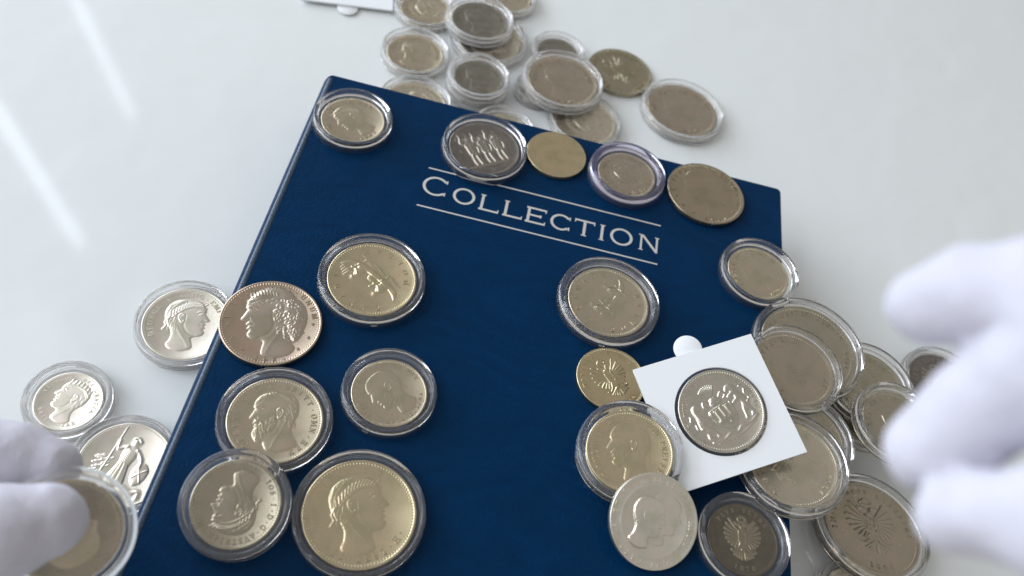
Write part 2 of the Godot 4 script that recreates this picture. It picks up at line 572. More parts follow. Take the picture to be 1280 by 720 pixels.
# ---- coin relief -------------------------------------------------------------------------------
# A height field over the coin's face (unit radius), raised from outlines and strokes, then meshed.
class Relief:
	const N := 200
	const SPAN := 0.84
	var h := PackedFloat32Array()
	var up := PackedFloat32Array()
	var dn := PackedFloat32Array()
	var mx := 1.0
	var off := Vector2.ZERO
	var sc := 1.0
	var turn := 0.0

	func _init() -> void:
		for a in [h, up, dn]:
			a.resize(N * N)

	func at(p: Vector2) -> Vector2:      # design units -> cells
		var q := (p * sc).rotated(turn) + off
		return Vector2((q.x * mx / SPAN * 0.5 + 0.5) * (N - 1), (q.y / SPAN * 0.5 + 0.5) * (N - 1))

	func cells(pts: PackedVector2Array) -> PackedVector2Array:
		var o := PackedVector2Array()
		for p in pts:
			o.append(at(p))
		return o

	static func curve(p: PackedVector2Array, closed: bool, k := 5) -> PackedVector2Array:
		var o := PackedVector2Array()
		var c := p.size()
		for i in (c if closed else c - 1):
			var a := p[(i - 1 + c) % c] if closed or i > 0 else p[0]
			var b := p[i]
			var d := p[(i + 1) % c]
			var e := p[(i + 2) % c] if closed or i < c - 2 else p[c - 1]
			for s in k:
				o.append(b.cubic_interpolate(d, a, e, float(s) / k))
		if not closed:
			o.append(p[c - 1])
		return o

	# a raised area: steep at its outline, doming over `soft` (design units) towards its middle
	func area(pts: PackedVector2Array, height: float, soft := 0.05, dome := 0.5, smooth := true) -> void:
		var q := cells(curve(pts, true) if smooth else pts)
		var lo := Vector2(INF, INF)
		var hi := -lo
		for p in q:
			lo = lo.min(p)
			hi = hi.max(p)
		var x0 := clampi(int(lo.x) - 2, 1, N - 2)
		var x1 := clampi(int(hi.x) + 2, 1, N - 2)
		var y0 := clampi(int(lo.y) - 2, 1, N - 2)
		var y1 := clampi(int(hi.y) + 2, 1, N - 2)
		var w := x1 - x0 + 3
		var d := PackedFloat32Array()
		d.resize(w * (y1 - y0 + 3))
		for y in range(y0, y1 + 1):
			var xs := []
			for i in q.size():
				var a := q[i]
				var b := q[(i + 1) % q.size()]
				if (a.y <= y) != (b.y <= y):
					xs.append(a.x + (y - a.y) / (b.y - a.y) * (b.x - a.x))
			xs.sort()
			for k in range(0, xs.size() - 1, 2):
				for x in range(maxi(x0, ceili(xs[k])), mini(x1, floori(xs[k + 1])) + 1):
					d[(y - y0 + 1) * w + x - x0 + 1] = 1e6
		var big := 0.0
		for pass_ in 2:
			for yy in range(1, y1 - y0 + 2):
				var y: int = yy if pass_ == 0 else y1 - y0 + 2 - yy
				for xx in range(1, x1 - x0 + 2):
					var x: int = xx if pass_ == 0 else x1 - x0 + 2 - xx
					var i := y * w + x
					if d[i] > 0.0:
						var s := -1 if pass_ == 0 else 1
						d[i] = minf(minf(d[i], d[i + s] + 1.0), minf(minf(d[i + s * w] + 1.0, d[i + s * w + 1] + 1.414), d[i + s * w - 1] + 1.414))
						if pass_ == 1:
							big = maxf(big, d[i])
		var unit := 2.0 * SPAN / (N - 1)
		var k2 := sc * soft / unit
		for y in range(y0, y1 + 1):
			for x in range(x0, x1 + 1):
				var e := d[(y - y0 + 1) * w + x - x0 + 1]
				if e > 0.0:
					var v := height * ((1.0 - exp(-e / k2)) * (1.0 - dome) + dome * sqrt(minf(1.0, e / big)))
					h[y * N + x] = maxf(h[y * N + x], v)

	# a raised (amp > 0) or sunk line of the given half-width
	func line(pts: PackedVector2Array, width: float, amp: float, smooth := true) -> void:
		var q := cells(curve(pts, false, 4) if smooth and pts.size() > 2 else pts)
		var r := width * sc * (N - 1) / (2.0 * SPAN)
		for i in q.size() - 1:
			var a := q[i]
			var b := q[i + 1]
			var ab := b - a
			var l2 := maxf(ab.length_squared(), 1e-6)
			var m := r * 2.0 + 1.0
			for y in range(maxi(1, int(minf(a.y, b.y) - m)), mini(N - 2, int(maxf(a.y, b.y) + m)) + 1):
				for x in range(maxi(1, int(minf(a.x, b.x) - m)), mini(N - 2, int(maxf(a.x, b.x) + m)) + 1):
					var p := Vector2(x, y) - a
					var t := clampf(p.dot(ab) / l2, 0.0, 1.0)
					var e := (p - ab * t).length_squared() / (r * r)
					if e < 4.0:
						var k := y * N + x
						var v := amp * exp(-e * 1.2)
						if amp > 0.0:
							up[k] = maxf(up[k], v)
						else:
							dn[k] = minf(dn[k], v)

	func dot(p: Vector2, r: float, amp: float) -> void:
		line(PackedVector2Array([p, p + Vector2(0.0005, 0)]), r, amp, false)

	func mesh(blur := 1) -> ArrayMesh:
		var f := PackedFloat32Array()
		f.resize(N * N)
		for i in N * N:
			f[i] = maxf(0.0, h[i] + up[i] + dn[i])
		for b in blur:
			var g := f.duplicate()
			for y in range(1, N - 1):
				for x in range(1, N - 1):
					var i := y * N + x
					g[i] = f[i] * 0.36 + (f[i - 1] + f[i + 1] + f[i - N] + f[i + N]) * 0.11 + (f[i - N - 1] + f[i - N + 1] + f[i + N - 1] + f[i + N + 1]) * 0.05
			f = g
		var unit := 2.0 * SPAN / (N - 1)
		var id := PackedInt32Array()
		id.resize(N * N)
		id.fill(-1)
		var v := PackedVector3Array()
		var nn := PackedVector3Array()
		var ix := PackedInt32Array()
		for y in range(1, N - 2):
			for x in range(1, N - 2):
				if maxf(maxf(f[y * N + x], f[y * N + x + 1]), maxf(f[y * N + N + x], f[y * N + N + x + 1])) < 0.0012:
					continue
				var c := [0, 0, 0, 0]
				for k in 4:
					var px := x + k % 2
					var py := y + k / 2
					var i := py * N + px
					if id[i] < 0:
						id[i] = v.size()
						v.append(Vector3((px / float(N - 1) * 2.0 - 1.0) * SPAN, f[i] - 0.0012, -(py / float(N - 1) * 2.0 - 1.0) * SPAN))
						nn.append(Vector3(-(f[i + 1] - f[i - 1]) / (2 * unit), 1.0, (f[i + N] - f[i - N]) / (2 * unit)).normalized())
					c[k] = id[i]
				ix.append_array([c[0], c[2], c[1], c[1], c[2], c[3]])
		var arr := []
		arr.resize(Mesh.ARRAY_MAX)
		arr[Mesh.ARRAY_VERTEX] = v
		arr[Mesh.ARRAY_NORMAL] = nn
		arr[Mesh.ARRAY_INDEX] = ix
		var m := ArrayMesh.new()
		m.add_surface_from_arrays(Mesh.PRIMITIVE_TRIANGLES, arr)
		return m


static func pv(a: Array) -> PackedVector2Array:
	var o := PackedVector2Array()
	for i in range(0, a.size(), 2):
		o.append(Vector2(a[i], a[i + 1]))
	return o


# A bust in profile, looking left. `style` picks hair, beard, wreath, crown.
func bust(r: Relief, style: String, sd: int) -> void:
	var g := RandomNumberGenerator.new()
	g.seed = sd
	var prof := [0.05, .60, .22, .57, .36, .46, .43, .30, .42, .12, .36, -.02, .30, -.13, .28, -.25, .31, -.38, .37, -.50, .28, -.61, .08, -.66, -.13, -.60, -.13, -.48, -.11, -.38,
		-.16, -.33, -.28, -.315, -.345, -.27, -.36, -.21, -.325, -.155, -.375, -.12, -.345, -.08, -.385, -.035, -.35, .015, -.455, .045, -.45, .085, -.40, .17, -.365, .245, -.385, .30, -.355, .41, -.27, .52, -.12, .585]
	if style == "bearded":
		prof = [0.05, .58, .22, .55, .36, .45, .43, .30, .42, .12, .36, -.02, .31, -.13, .30, -.25, .34, -.38, .40, -.50, .28, -.60, .08, -.65, -.13, -.62, -.20, -.52, -.22, -.44,
			-.30, -.45, -.38, -.37, -.41, -.27, -.39, -.19, -.365, -.15, -.385, -.12, -.36, -.085, -.40, -.05, -.36, .01, -.455, .045, -.45, .085, -.40, .17, -.365, .245, -.385, .30, -.355, .41, -.27, .51, -.12, .57]
	r.area(pv(prof), 0.036, 0.016, 0.40)
	# brow, eye, nostril, mouth, jaw
	r.line(pv([-.365, .275, -.30, .29, -.23, .265]), .022, .012)
	r.line(pv([-.335, .215, -.29, .235, -.245, .205]), .010, .010)
	r.line(pv([-.33, .19, -.28, .178, -.24, .20]), .008, .007)
	r.line(pv([-.30, .255, -.24, .235]), .02, -.010)
	r.dot(Vector2(-.295, .205), .018, .008)
	r.line(pv([-.37, .06, -.34, .075, -.325, .045]), .013, -.010)
	r.line(pv([-.37, -.055, -.32, -.06, -.285, -.075]), .010, -.013)
	r.line(pv([-.34, .03, -.29, -.02, -.27, -.07]), .016, -.006)
	r.line(pv([-.17, -.29, -.05, -.24, .03, -.12, .06, .0]), .03, -.008)
	# ear
	r.line(pv([.045, .20, .10, .235, .145, .20, .145, .12, .10, .04, .065, .02, .055, .06]), .016, .017)
	r.line(pv([.075, .17, .105, .18, .11, .13, .085, .09]), .012, .012)
	r.line(pv([.02, .22, .02, .1, .05, .02]), .014, -.008)
	for k in 24:
		var p := Vector2(g.randf_range(-.1, .3), g.randf_range(-.58, -.2))
		r.line(PackedVector2Array([p, p + Vector2(g.randf_range(-.05, .05), g.randf_range(-.05, .05))]), .006, g.randf_range(-.003, .004))
	# neck
	r.line(pv([.18, -.08, .10, -.26, .0, -.42, -.06, -.56]), .03, .007)
	if style in ["short", "bearded", "laureate", "crowned"]:
		for k in 46:
			var t := g.randf()
			var s := g.randf()
			var p := Vector2(lerpf(-.28, .36, t), lerpf(.30 + .24 * sin(t * PI), .54 - .02 * t, s) - 0.22 * maxf(0, t - .6))
			var d := Vector2(.11, .03 - .16 * t).rotated(g.randf_range(-.35, .35))
			r.line(PackedVector2Array([p - d * .5, p + Vector2(0, .012), p + d * .5]), .010, g.randf_range(.007, .013))
		for k in 26:
			var t := g.randf()
			var p := Vector2(lerpf(.17, .36, g.randf()), lerpf(-.08, .30, t))
			r.line(PackedVector2Array([p, p + Vector2(.02, -.04), p + Vector2(.01 + .03 * t, -.10)]), .010, g.randf_range(.006, .012))
	if style == "bald":
		for k in 26:
			var p := Vector2(lerpf(.15, .37, g.randf()), lerpf(-.10, .26, g.randf()))
			r.line(PackedVector2Array([p, p + Vector2(.03, -.035), p + Vector2(.03, -.09)]), .010, g.randf_range(.005, .011))
		for k in 16:
			var p := Vector2(lerpf(-.14, .0, g.randf()), lerpf(-.2, .06, g.randf()))
			r.line(PackedVector2Array([p, p + Vector2(-.02, -.04), p + Vector2(-.06, -.07)]), .010, g.randf_range(.005, .011))
	if style == "bearded":
		for k in 60:
			var t := g.randf()
			var p := Vector2(lerpf(-.34, .02, t), lerpf(-.12, -.36, g.randf()) + .22 * t)
			r.line(PackedVector2Array([p, p + Vector2(-.015, -.04), p + Vector2(.0, -.085)]), .010, g.randf_range(.006, .015))
		r.line(pv([-.36, .0, -.28, -.025, -.22, -.085]), .022, .016)
	if style == "laureate":
		for k in 13:
			var t := k / 12.0
			var p := Vector2(lerpf(-.30, .33, t), .40 + .06 * sin(t * PI) - .25 * t * t)
			for s in [-1.0, 1.0]:
				var d := Vector2(-.085, .055 * s + .02).rotated(-.9 * t + .1)
				r.line(PackedVector2Array([p, p + d * .6 + Vector2(0, .01 * s), p + d]), .017, .020)
		r.line(pv([.34, .16, .42, .06, .40, -.04, .46, -.12]), .018, .020)
		r.line(pv([.34, .16, .38, .04, .34, -.06]), .018, .018)
	if style == "crowned":
		r.line(pv([-.32, .42, -.05, .47, .22, .43, .40, .30]), .030, .020)
		for k in 7:
			var t := k / 6.0
			var p := Vector2(lerpf(-.28, .36, t), .46 + .045 * sin(t * PI) - .10 * t * t)
			r.line(PackedVector2Array([p, p + Vector2(.01, .10)]), .020, .022)
			r.dot(p + Vector2(.01, .13), .024, .022)
	if style == "liberty":
		r.area(pv([-.30, .46, -.16, .62, .06, .68, .26, .62, .36, .48, .20, .44, .0, .48, -.18, .42]), 0.066, 0.03, 0.4)
		r.line(pv([-.36, .40, -.20, .44, 0, .49, .20, .46, .36, .47]), .024, .016)
		for k in 9:
			var p := Vector2(lerpf(-.30, .10, k / 8.0), .47 + .05 * sin(k / 8.0 * PI))
			r.line(PackedVector2Array([p, p + Vector2(-.02, .07)]), .018, .018)
		for k in 70:
			var p := Vector2(g.randf_range(.08, .52), g.randf_range(-.34, .44))
			if Vector2(p.x - .30, (p.y - .06) * .62).length() > .25:
				continue
			var a := g.randf() * TAU
			var rr := g.randf_range(.025, .05)
			var c := PackedVector2Array()
			for q in 6:
				c.append(p + Vector2.from_angle(a + q * .85) * rr * (1.0 - q * .08))
			r.line(c, .012, g.randf_range(.014, .026))
		r.area(pv([.16, .40, .40, .44, .54, .26, .56, .02, .50, -.18, .40, -.36, .30, -.30, .22, -.10, .20, .10]), 0.055, 0.04, 0.4)
		for k in 20:
			var p := Vector2(lerpf(-.30, .12, g.randf()), lerpf(.34, .43, g.randf()))
			r.line(PackedVector2Array([p, p + Vector2(.05, .02), p + Vector2(.10, -.01)]), .012, .012)


func beast(r: Relief, x: float, m: float) -> void:       # a rearing lion at the side of a shield
	var q := func(a: Array) -> PackedVector2Array:
		var o := PackedVector2Array()
		for i in range(0, a.size(), 2):
			o.append(Vector2(x + a[i] * m, a[i + 1]))
		return o
	r.area(q.call([-.10, .36, -.02, .40, .07, .37, .11, .28, .12, .12, .16, -.02, .17, -.16, .13, -.26, .16, -.36, .12, -.45, .02, -.45, .06, -.38, .04, -.30, -.03, -.34, -.04, -.44, -.12, -.44, -.09, -.34, -.06, -.22,
		.0, -.12, -.02, -.02, -.13, -.04, -.15, .02, -.05, .06, -.04, .14, -.15, .12, -.17, .18, -.06, .22, -.07, .27, -.14, .28]), 0.044, 0.016, 0.45)
	for k in 7:
		r.line(q.call([.0, .37 - k * .03, .05, .33 - k * .035, .08, .27 - k * .04]), .009, .012)
	for k in 5:
		r.line(q.call([.05, .05 - k * .06, .09, .02 - k * .06]), .009, .010)
	r.line(q.call([.13, -.14, .22, -.08, .20, .05, .25, .14, .20, .22]), .016, .034)
	r.dot(Vector2(x + .20 * m, .22), .03, .034)


func make_relief(kind: String, mirror: bool) -> ArrayMesh:
	var key := "relief_%s_%s" % [kind, mirror]
	if cache.has(key):
		return cache[key]
	var r := Relief.new()
	r.mx = -1.0 if mirror else 1.0
	var g := RandomNumberGenerator.new()
	g.seed = kind.hash()
	match kind:
		"canoe":
			r.area(pv([-.60, .07, -.55, -.06, -.40, -.13, 0, -.16, .40, -.13, .56, -.05, .62, .09, .54, .04, .38, -.03, 0, -.05, -.38, -.03, -.53, .03]), .055, .03, .4)
			r.line(pv([-.60, .08, -.50, .01, -.30, -.045, 0, -.06, .30, -.045, .50, .01, .62, .10]), .014, .030)
			for s in [-1.0, 1.0]:
				var x: float = .27 * s
				r.area(pv([x - .07, -.05, x - .08, .08, x - .04, .17, x + .04, .17, x + .09, .06, x + .08, -.05]), .060, .03, .5)
				r.dot(Vector2(x + .01, .225), .050, .055)
				r.line(PackedVector2Array([Vector2(x, .12), Vector2(x + .10, .05), Vector2(x + .17, .06)]), .022, .040)
				r.line(PackedVector2Array([Vector2(x + .19, .16), Vector2(x + .11, -.10), Vector2(x + .08, -.24)]), .014, .040)
			r.area(pv([-.08, -.04, -.09, .05, .06, .06, .08, -.04]), .045, .02, .4)
			for k in 9:
				var y := -.22 - .03 * (k % 3)
				var x := lerpf(-.5, .3, k / 8.0)
				r.line(PackedVector2Array([Vector2(x, y), Vector2(x + .1, y + .012), Vector2(x + .2, y)]), .010, .016)
			for k in 4:
				r.line(PackedVector2Array([Vector2(.42 + .05 * k, .14), Vector2(.43 + .05 * k, .30 - .03 * k)]), .014, .024)
			r.line(pv([.36, .14, .5, .15, .64, .13]), .016, .02)
			for k in 4:
				r.line(PackedVector2Array([Vector2(-.5, .42 + .04 * k), Vector2(-.2 + .05 * k, .52 + .03 * k)]), .008, .010)
		"figures":
			for k in 3:
				var x := -.36 + .36 * k
				r.dot(Vector2(x + .02, .36 - .03 * k), .070, .060)
				r.area(pv([x - .11, .26, x - .13, .02, x - .08, -.16, x + .10, -.16, x + .13, .04, x + .10, .27]), .055, .03, .4)
				for s in 5:
					var e := x - .10 + .05 * s
					r.line(PackedVector2Array([Vector2(e, .22), Vector2(e + g.randf_range(-.03, .03), .02), Vector2(e + .01, -.14)]), .012, g.randf_range(.01, .03))
				r.line(PackedVector2Array([Vector2(x - .05, -.16), Vector2(x - .06, -.36), Vector2(x - .03, -.50)]), .036, .055)
				r.line(PackedVector2Array([Vector2(x + .06, -.16), Vector2(x + .08, -.36), Vector2(x + .11, -.50)]), .036, .055)
				r.line(PackedVector2Array([Vector2(x + .10, .20), Vector2(x + .19, .05), Vector2(x + .16, -.12)]), .030, .050)
				r.line(PackedVector2Array([Vector2(x - .10, .20), Vector2(x - .20, .30), Vector2(x - .16, .46)]), .028, .050)
				r.line(PackedVector2Array([Vector2(x - .17, .58), Vector2(x - .15, .30)]), .012, .034)
			for k in 26:
				var p := Vector2(g.randf_range(-.66, .66), g.randf_range(-.1, .6))
				r.line(PackedVector2Array([p, p + Vector2(g.randf_range(-.05, .05), g.randf_range(.03, .08))]), .012, g.randf_range(.008, .02))
			r.line(pv([-.60, -.54, 0, -.56, .60, -.54]), .016, .024)
		"arms":
			r.area(pv([-.25, .10, .25, .10, .26, -.10, .20, -.30, 0, -.44, -.20, -.30, -.26, -.10]), .050, .02, .35)
			r.line(pv([-.25, .10, .25, .10]), .014, .03, false)
			r.line(pv([-.25, .10, -.26, -.10, -.20, -.30, 0, -.44, .20, -.30, .26, -.10, .25, .10]), .013, .030)
			for k in 3:
				var x := -.13 + .13 * k
				r.line(PackedVector2Array([Vector2(x, -.20), Vector2(x, .02 + (.05 if k == 1 else 0.0))]), .042, .034)
				for s in 3:
					r.dot(Vector2(x - .035 + .035 * s, .055 + (.05 if k == 1 else 0.0)), .014, .034)
			r.line(pv([-.16, -.20, .16, -.20]), .05, .034)
			r.line(pv([0, -.28, 0, -.20]), .03, -.03)
			r.area(pv([-.10, .12, -.13, .24, -.06, .33, .06, .33, .13, .24, .10, .12]), .065, .03, .5)
			r.line(pv([-.09, .22, 0, .20, .09, .22]), .014, -.02)
			for k in 9:
				var a := PI / 2 + (k - 4) * .17
				r.line(PackedVector2Array([Vector2.from_angle(a) * .06 + Vector2(0, .32), Vector2.from_angle(a) * .24 + Vector2(0, .34)]), .018, .040)
				r.dot(Vector2.from_angle(a) * .27 + Vector2(0, .34), .022, .04)
			for s in [-1.0, 1.0]:
				r.line(PackedVector2Array([Vector2(.14 * s, .28), Vector2(.24 * s, .34), Vector2(.28 * s, .24), Vector2(.22 * s, .20)]), .018, .034)
				beast(r, .46 * s, s)
			r.line(pv([-.58, -.48, -.35, -.54, -.15, -.50, 0, -.56, .15, -.50, .35, -.54, .58, -.48]), .030, .034)
			r.line(pv([-.50, -.56, -.3, -.60, 0, -.63, .3, -.60, .50, -.56]), .014, .024)
		"jugate":
			r.sc = 0.88
			r.off = Vector2(-.20, .10)
			bust(r, "laureate", 3)
			for i in r.h.size():
				r.h[i] *= 0.78
				r.up[i] *= 0.3
				r.dn[i] *= 0.4
			r.off = Vector2(.14, -.06)
			var back := r.h.duplicate()
			r.h.fill(0.0)
			bust(r, "bald", 9)
			for i in r.h.size():
				if r.h[i] <= 0.0:
					r.h[i] = back[i]
				else:
					r.h[i] += 0.020
		"shield":
			r.area(pv([-.27, .30, 0, .34, .27, .30, .29, .02, .20, -.24, 0, -.42, -.20, -.24, -.29, .02]), .036, .02, .4)
			r.line(pv([-.27, .30, -.29, .02, -.20, -.24, 0, -.42, .20, -.24, .29, .02, .27, .30]), .018, .034)
			r.line(pv([-.28, .02, .28, .02]), .012, .024, false)
			r.line(pv([0, .33, 0, -.40]), .012, .024, false)
			for k in 26:
				var p := Vector2(g.randf_range(-.22, .22), g.randf_range(-.24, .28))
				r.line(PackedVector2Array([p, p + Vector2(g.randf_range(-.05, .05), g.randf_range(.02, .07)), p + Vector2(g.randf_range(-.06, .06), .08)]), .012, g.randf_range(.012, .03))
			for k in 5:
				var a := PI / 2 + (k - 2) * .38
				r.line(PackedVector2Array([Vector2(0, .36), Vector2(0, .36) + Vector2.from_angle(a) * .14]), .022, .036)
			r.line(pv([-.14, .37, .14, .37]), .024, .036)
			for s in [-1.0, 1.0]:
				for k in 9:
					var a := -1.35 + k * .27
					var p := Vector2(cos(a) * .50 * s, sin(a) * .52)
					r.line(PackedVector2Array([p, p + Vector2(-.06 * s, .05)]), .018, .028)
					r.line(PackedVector2Array([p, p + Vector2(.05 * s, .07)]), .018, .028)
		"eagle":
			r.area(pv([-.09, .26, .09, .26, .13, .0, .08, -.24, 0, -.34, -.08, -.24, -.13, .0]), .050, .03, .5)
			for s in [-1.0, 1.0]:
				for k in 9:
					var a: float = .95 - k * .26
					var l := .56 - .035 * k
					r.line(PackedVector2Array([Vector2(.08 * s, .16 - .03 * k), Vector2(cos(a) * l * .6 * s, .05 + sin(a) * l * .55), Vector2(cos(a) * l * s, .02 + sin(a) * l)]), .024, .040)
				for k in 4:
					r.line(PackedVector2Array([Vector2(.03 * s, -.28), Vector2((.05 + .06 * k) * s, -.50 + .03 * k)]), .022, .036)
				r.line(PackedVector2Array([Vector2(.08 * s, -.20), Vector2(.22 * s, -.32), Vector2(.30 * s, -.30)]), .024, .040)
				r.line(PackedVector2Array([Vector2(.02 * s, .28), Vector2(.08 * s, .38), Vector2(.16 * s, .38)]), .034, .045)
			for k in 12:
				var p := Vector2(g.randf_range(-.09, .09), g.randf_range(-.2, .2))
				r.line(PackedVector2Array([p, p + Vector2(.0, -.05)]), .014, .02)
			r.line(pv([-.10, .52, 0, .58, .10, .52, .07, .46, -.07, .46, -.10, .52]), .02, .036)
		"standing":
			r.dot(Vector2(-.05, .50), .075, .060)
			r.line(pv([-.12, .56, -.05, .60, .03, .55]), .03, .05)
			r.area(pv([-.16, .40, .05, .42, .12, .20, .10, .0, .20, -.35, .22, -.60, -.20, -.60, -.18, -.3, -.14, 0, -.18, .2]), .055, .03, .45)
			for k in 12:
				var x := -.14 + .025 * k
				r.line(PackedVector2Array([Vector2(x * .6 - .02, .02), Vector2(x + .02, -.3), Vector2(x * 1.2 + .03, -.58)]), .012, g.randf_range(.01, .03))
			for k in 8:
				r.line(PackedVector2Array([Vector2(-.12, .34 - .04 * k), Vector2(-.03, .29 - .04 * k), Vector2(.08, .34 - .04 * k)]), .010, .016)
			r.line(pv([-.15, .36, -.30, .26, -.36, .42]), .036, .050)
			r.line(pv([-.40, .72, -.36, .1, -.33, -.60]), .014, .040)
			r.line(pv([.08, .36, .24, .22, .30, .06]), .036, .050)
			r.area(pv([.26, .14, .40, .18, .52, .04, .50, -.2, .38, -.32, .26, -.22, .20, -.02]), .055, .03, .5)
			r.line(pv([.26, .12, .38, -.06, .48, -.22]), .014, .022)
			r.line(pv([.48, .08, .36, -.06, .26, -.2]), .014, .022)
			r.line(pv([-.62, -.61, 0, -.64, .62, -.61]), .018, .03)
			r.line(pv([.24, -.42, .42, -.46, .56, -.40, .60, -.52]), .05, .04)
			for k in 20:
				var p := Vector2(g.randf_range(-.6, -.36), g.randf_range(-.5, .0))
				r.line(PackedVector2Array([p, p + Vector2(.06, .02), p + Vector2(.1, .06)]), .016, .022)
		"jubilee":
			bust(r, "crowned", 17)
		_:
			bust(r, kind, kind.hash() % 1000)
	var m := r.mesh(1)
	cache[key] = m
	return m


func glyph(ch: String) -> Array:
	if not glyphs.has(ch):
		var t := TextMesh.new()
		var f := SystemFont.new()
		f.font_names = PackedStringArray(["Droid Serif"])
		f.font_weight = 700
		t.font = f
		t.text = ch
		t.font_size = 32
		t.pixel_size = 0.03
		t.depth = 0.10
		t.curve_step = 4.0
		t.horizontal_alignment = HORIZONTAL_ALIGNMENT_CENTER
		t.vertical_alignment = VERTICAL_ALIGNMENT_CENTER
		glyphs[ch] = t.get_mesh_arrays() if ch != " " else []
	return glyphs[ch]


# Raised letters round the rim. Each run: [text, middle angle in degrees clockwise from the top, radius, letter height, degrees per letter, letters' feet outward]
func legend_mesh(runs: Array) -> ArrayMesh:
	var key := "legend_%s" % str(runs)
	if cache.has(key):
		return cache[key]
	var v := PackedVector3Array()
	var nn := PackedVector3Array()
	var ix := PackedInt32Array()
	for run in runs:
		var text: String = run[0]
		for i in text.length():
			var g := glyph(text[i])
			if g.is_empty():
				continue
			var k := (i - (text.length() - 1) / 2.0) * float(run[4])
			var flip: bool = run[5]
			var a := deg_to_rad(float(run[1]) + (-k if flip else k))
			var s: float = run[3]
			var c := Vector2(sin(a), cos(a)) * float(run[2])
			var turn := -a + (PI if flip else 0.0)
			var src: PackedVector3Array = g[Mesh.ARRAY_VERTEX]
			var sn: PackedVector3Array = g[Mesh.ARRAY_NORMAL]
			var si: PackedInt32Array = g[Mesh.ARRAY_INDEX]
			var base := v.size()
			for j in src.size():
				var p := Vector2(src[j].x, src[j].y).rotated(turn) * s + c
				var q := Vector2(sn[j].x, sn[j].y).rotated(turn)
				v.append(Vector3(p.x, (src[j].z + 0.02) * 0.16, -p.y))
				nn.append(Vector3(q.x, sn[j].z, -q.y).normalized())
			for j in si:
				ix.append(base + j)
	var m := commit(v, nn, ix)
	cache[key] = m
	return m


# A ring of little denticles inside the rim.
func beads_mesh() -> ArrayMesh:
	if cache.has("beads"):
		return cache.beads
	var v := PackedVector3Array()
	var nn := PackedVector3Array()
	var ix := PackedInt32Array()
	var cnt := 104
	for i in cnt:
		var t := TAU * i / cnt
		var b := Basis(Vector3.UP, t)
		var base := v.size()
		var pts := [Vector3(.905, -.004, -.014), Vector3(.945, -.004, -.020), Vector3(.945, -.004, .020), Vector3(.905, -.004, .014), Vector3(.912, .016, -.008), Vector3(.945, .016, -.011), Vector3(.945, .016, .011), Vector3(.912, .016, .008)]
		var nrm := [Vector3(-.6, .5, -.6), Vector3(.3, .5, -.8), Vector3(.3, .5, .8), Vector3(-.6, .5, .6), Vector3(-.3, .9, -.3), Vector3(.2, .9, -.3), Vector3(.2, .9, .3), Vector3(-.3, .9, .3)]
		for k in 8:
			v.append(b * pts[k])
			nn.append((b * nrm[k]).normalized())
		for k in 4:
			var j := (k + 1) % 4
			ix.append_array([base + k, base + j, base + k + 4, base + j, base + j + 4, base + k + 4])
		ix.append_array([base + 4, base + 5, base + 6, base + 4, base + 6, base + 7])
	var m := commit(v, nn, ix)
	cache.beads = m
	return m


func disc_mesh(style: String) -> ArrayMesh:
	var key := "disc_" + style
	if cache.has(key):
		return cache[key]
	var p: PackedVector2Array
	match style:
		"plain":
			p = pv([0.0001, 0, .98, 0, 1, .012, 1, .150, .988, .165, .965, .168, .945, .160, .925, .155, 0.0001, .155])
		"ringed":     # a flat band for the legend, set off by an inner line
			p = pv([0.0001, 0, .98, 0, 1, .012, 1, .126, .988, .140, .965, .143, .945, .138, .930, .127, .77, .127, .755, .139, .735, .139, .715, .122, 0.0001, .122])
		_:
			p = pv([0.0001, 0, .98, 0, 1, .012, 1, .128, .988, .143, .972, .146, .955, .143, .945, .134, .93, .126, 0.0001, .126])
	var m := lathe(p, 220, false, 50.0, 0.006)
	cache[key] = m
	return m


# ---- coins and capsules ------------------------------------------------------------------------
func lying(x: float, y: float, z: float, face: float, raise_x := 0.0, raise_z := 0.0, deg := 0.0) -> Transform3D:
	var b := Basis.IDENTITY
	if deg != 0.0:
		var u := Vector3(raise_x, 0, raise_z).normalized()
		b = Basis(u.cross(Vector3.UP).normalized(), deg_to_rad(deg))
	return Transform3D(b, (Vector3(x, y + face, z) - b.y * face) * MM)


# rot: turn of the design as seen in the photograph, counter-clockwise
func coin(xf: Transform3D, r: float, design: String, mirror: bool, rot: float, mat: String, label: String, group: String, legend: Array, style := "", beads := true) -> Node3D:
	var s := r * MM
	var t := thing("coin", label, "coin", xf * Transform3D(Basis(Vector3.UP, deg_to_rad(rot + 22.0)).scaled(Vector3(s, s, s)), Vector3.ZERO), group)
	part("disc", disc_mesh(style), M[mat], t)
	var worn_or_highlight: Material = M.get(mat + "_worn", M[mat])
	var field := 0.155 if style == "plain" else 0.1265
	if design:
		var p := part("portrait" if design in ["liberty", "bearded", "bald", "laureate", "jugate", "jubilee", "short"] else "relief_design", make_relief(design, mirror), worn_or_highlight, t)
		p.position.y = field
		if style == "ringed":
			p.scale = Vector3(0.98, 0.95, 0.98)
			p.position.y = 0.1225
		else:
			p.scale = Vector3(1.24, 0.56, 1.24) if design == "liberty" else Vector3(1.22, 0.46, 1.22) if design == "canoe" else Vector3(1.13, 0.56, 1.13) if p.name == "portrait" else Vector3(1.08, 0.62 if design == "arms" else 0.56, 1.08)
	if legend.size():
		var l := part("lettering", legend_mesh(legend), worn_or_highlight, t, "", true)
		l.position.y = field + 0.001
	if beads and style == "":
		var q := part("rim_beads", beads_mesh(), M[mat], t, "", true)
		q.position.y = field
	return t


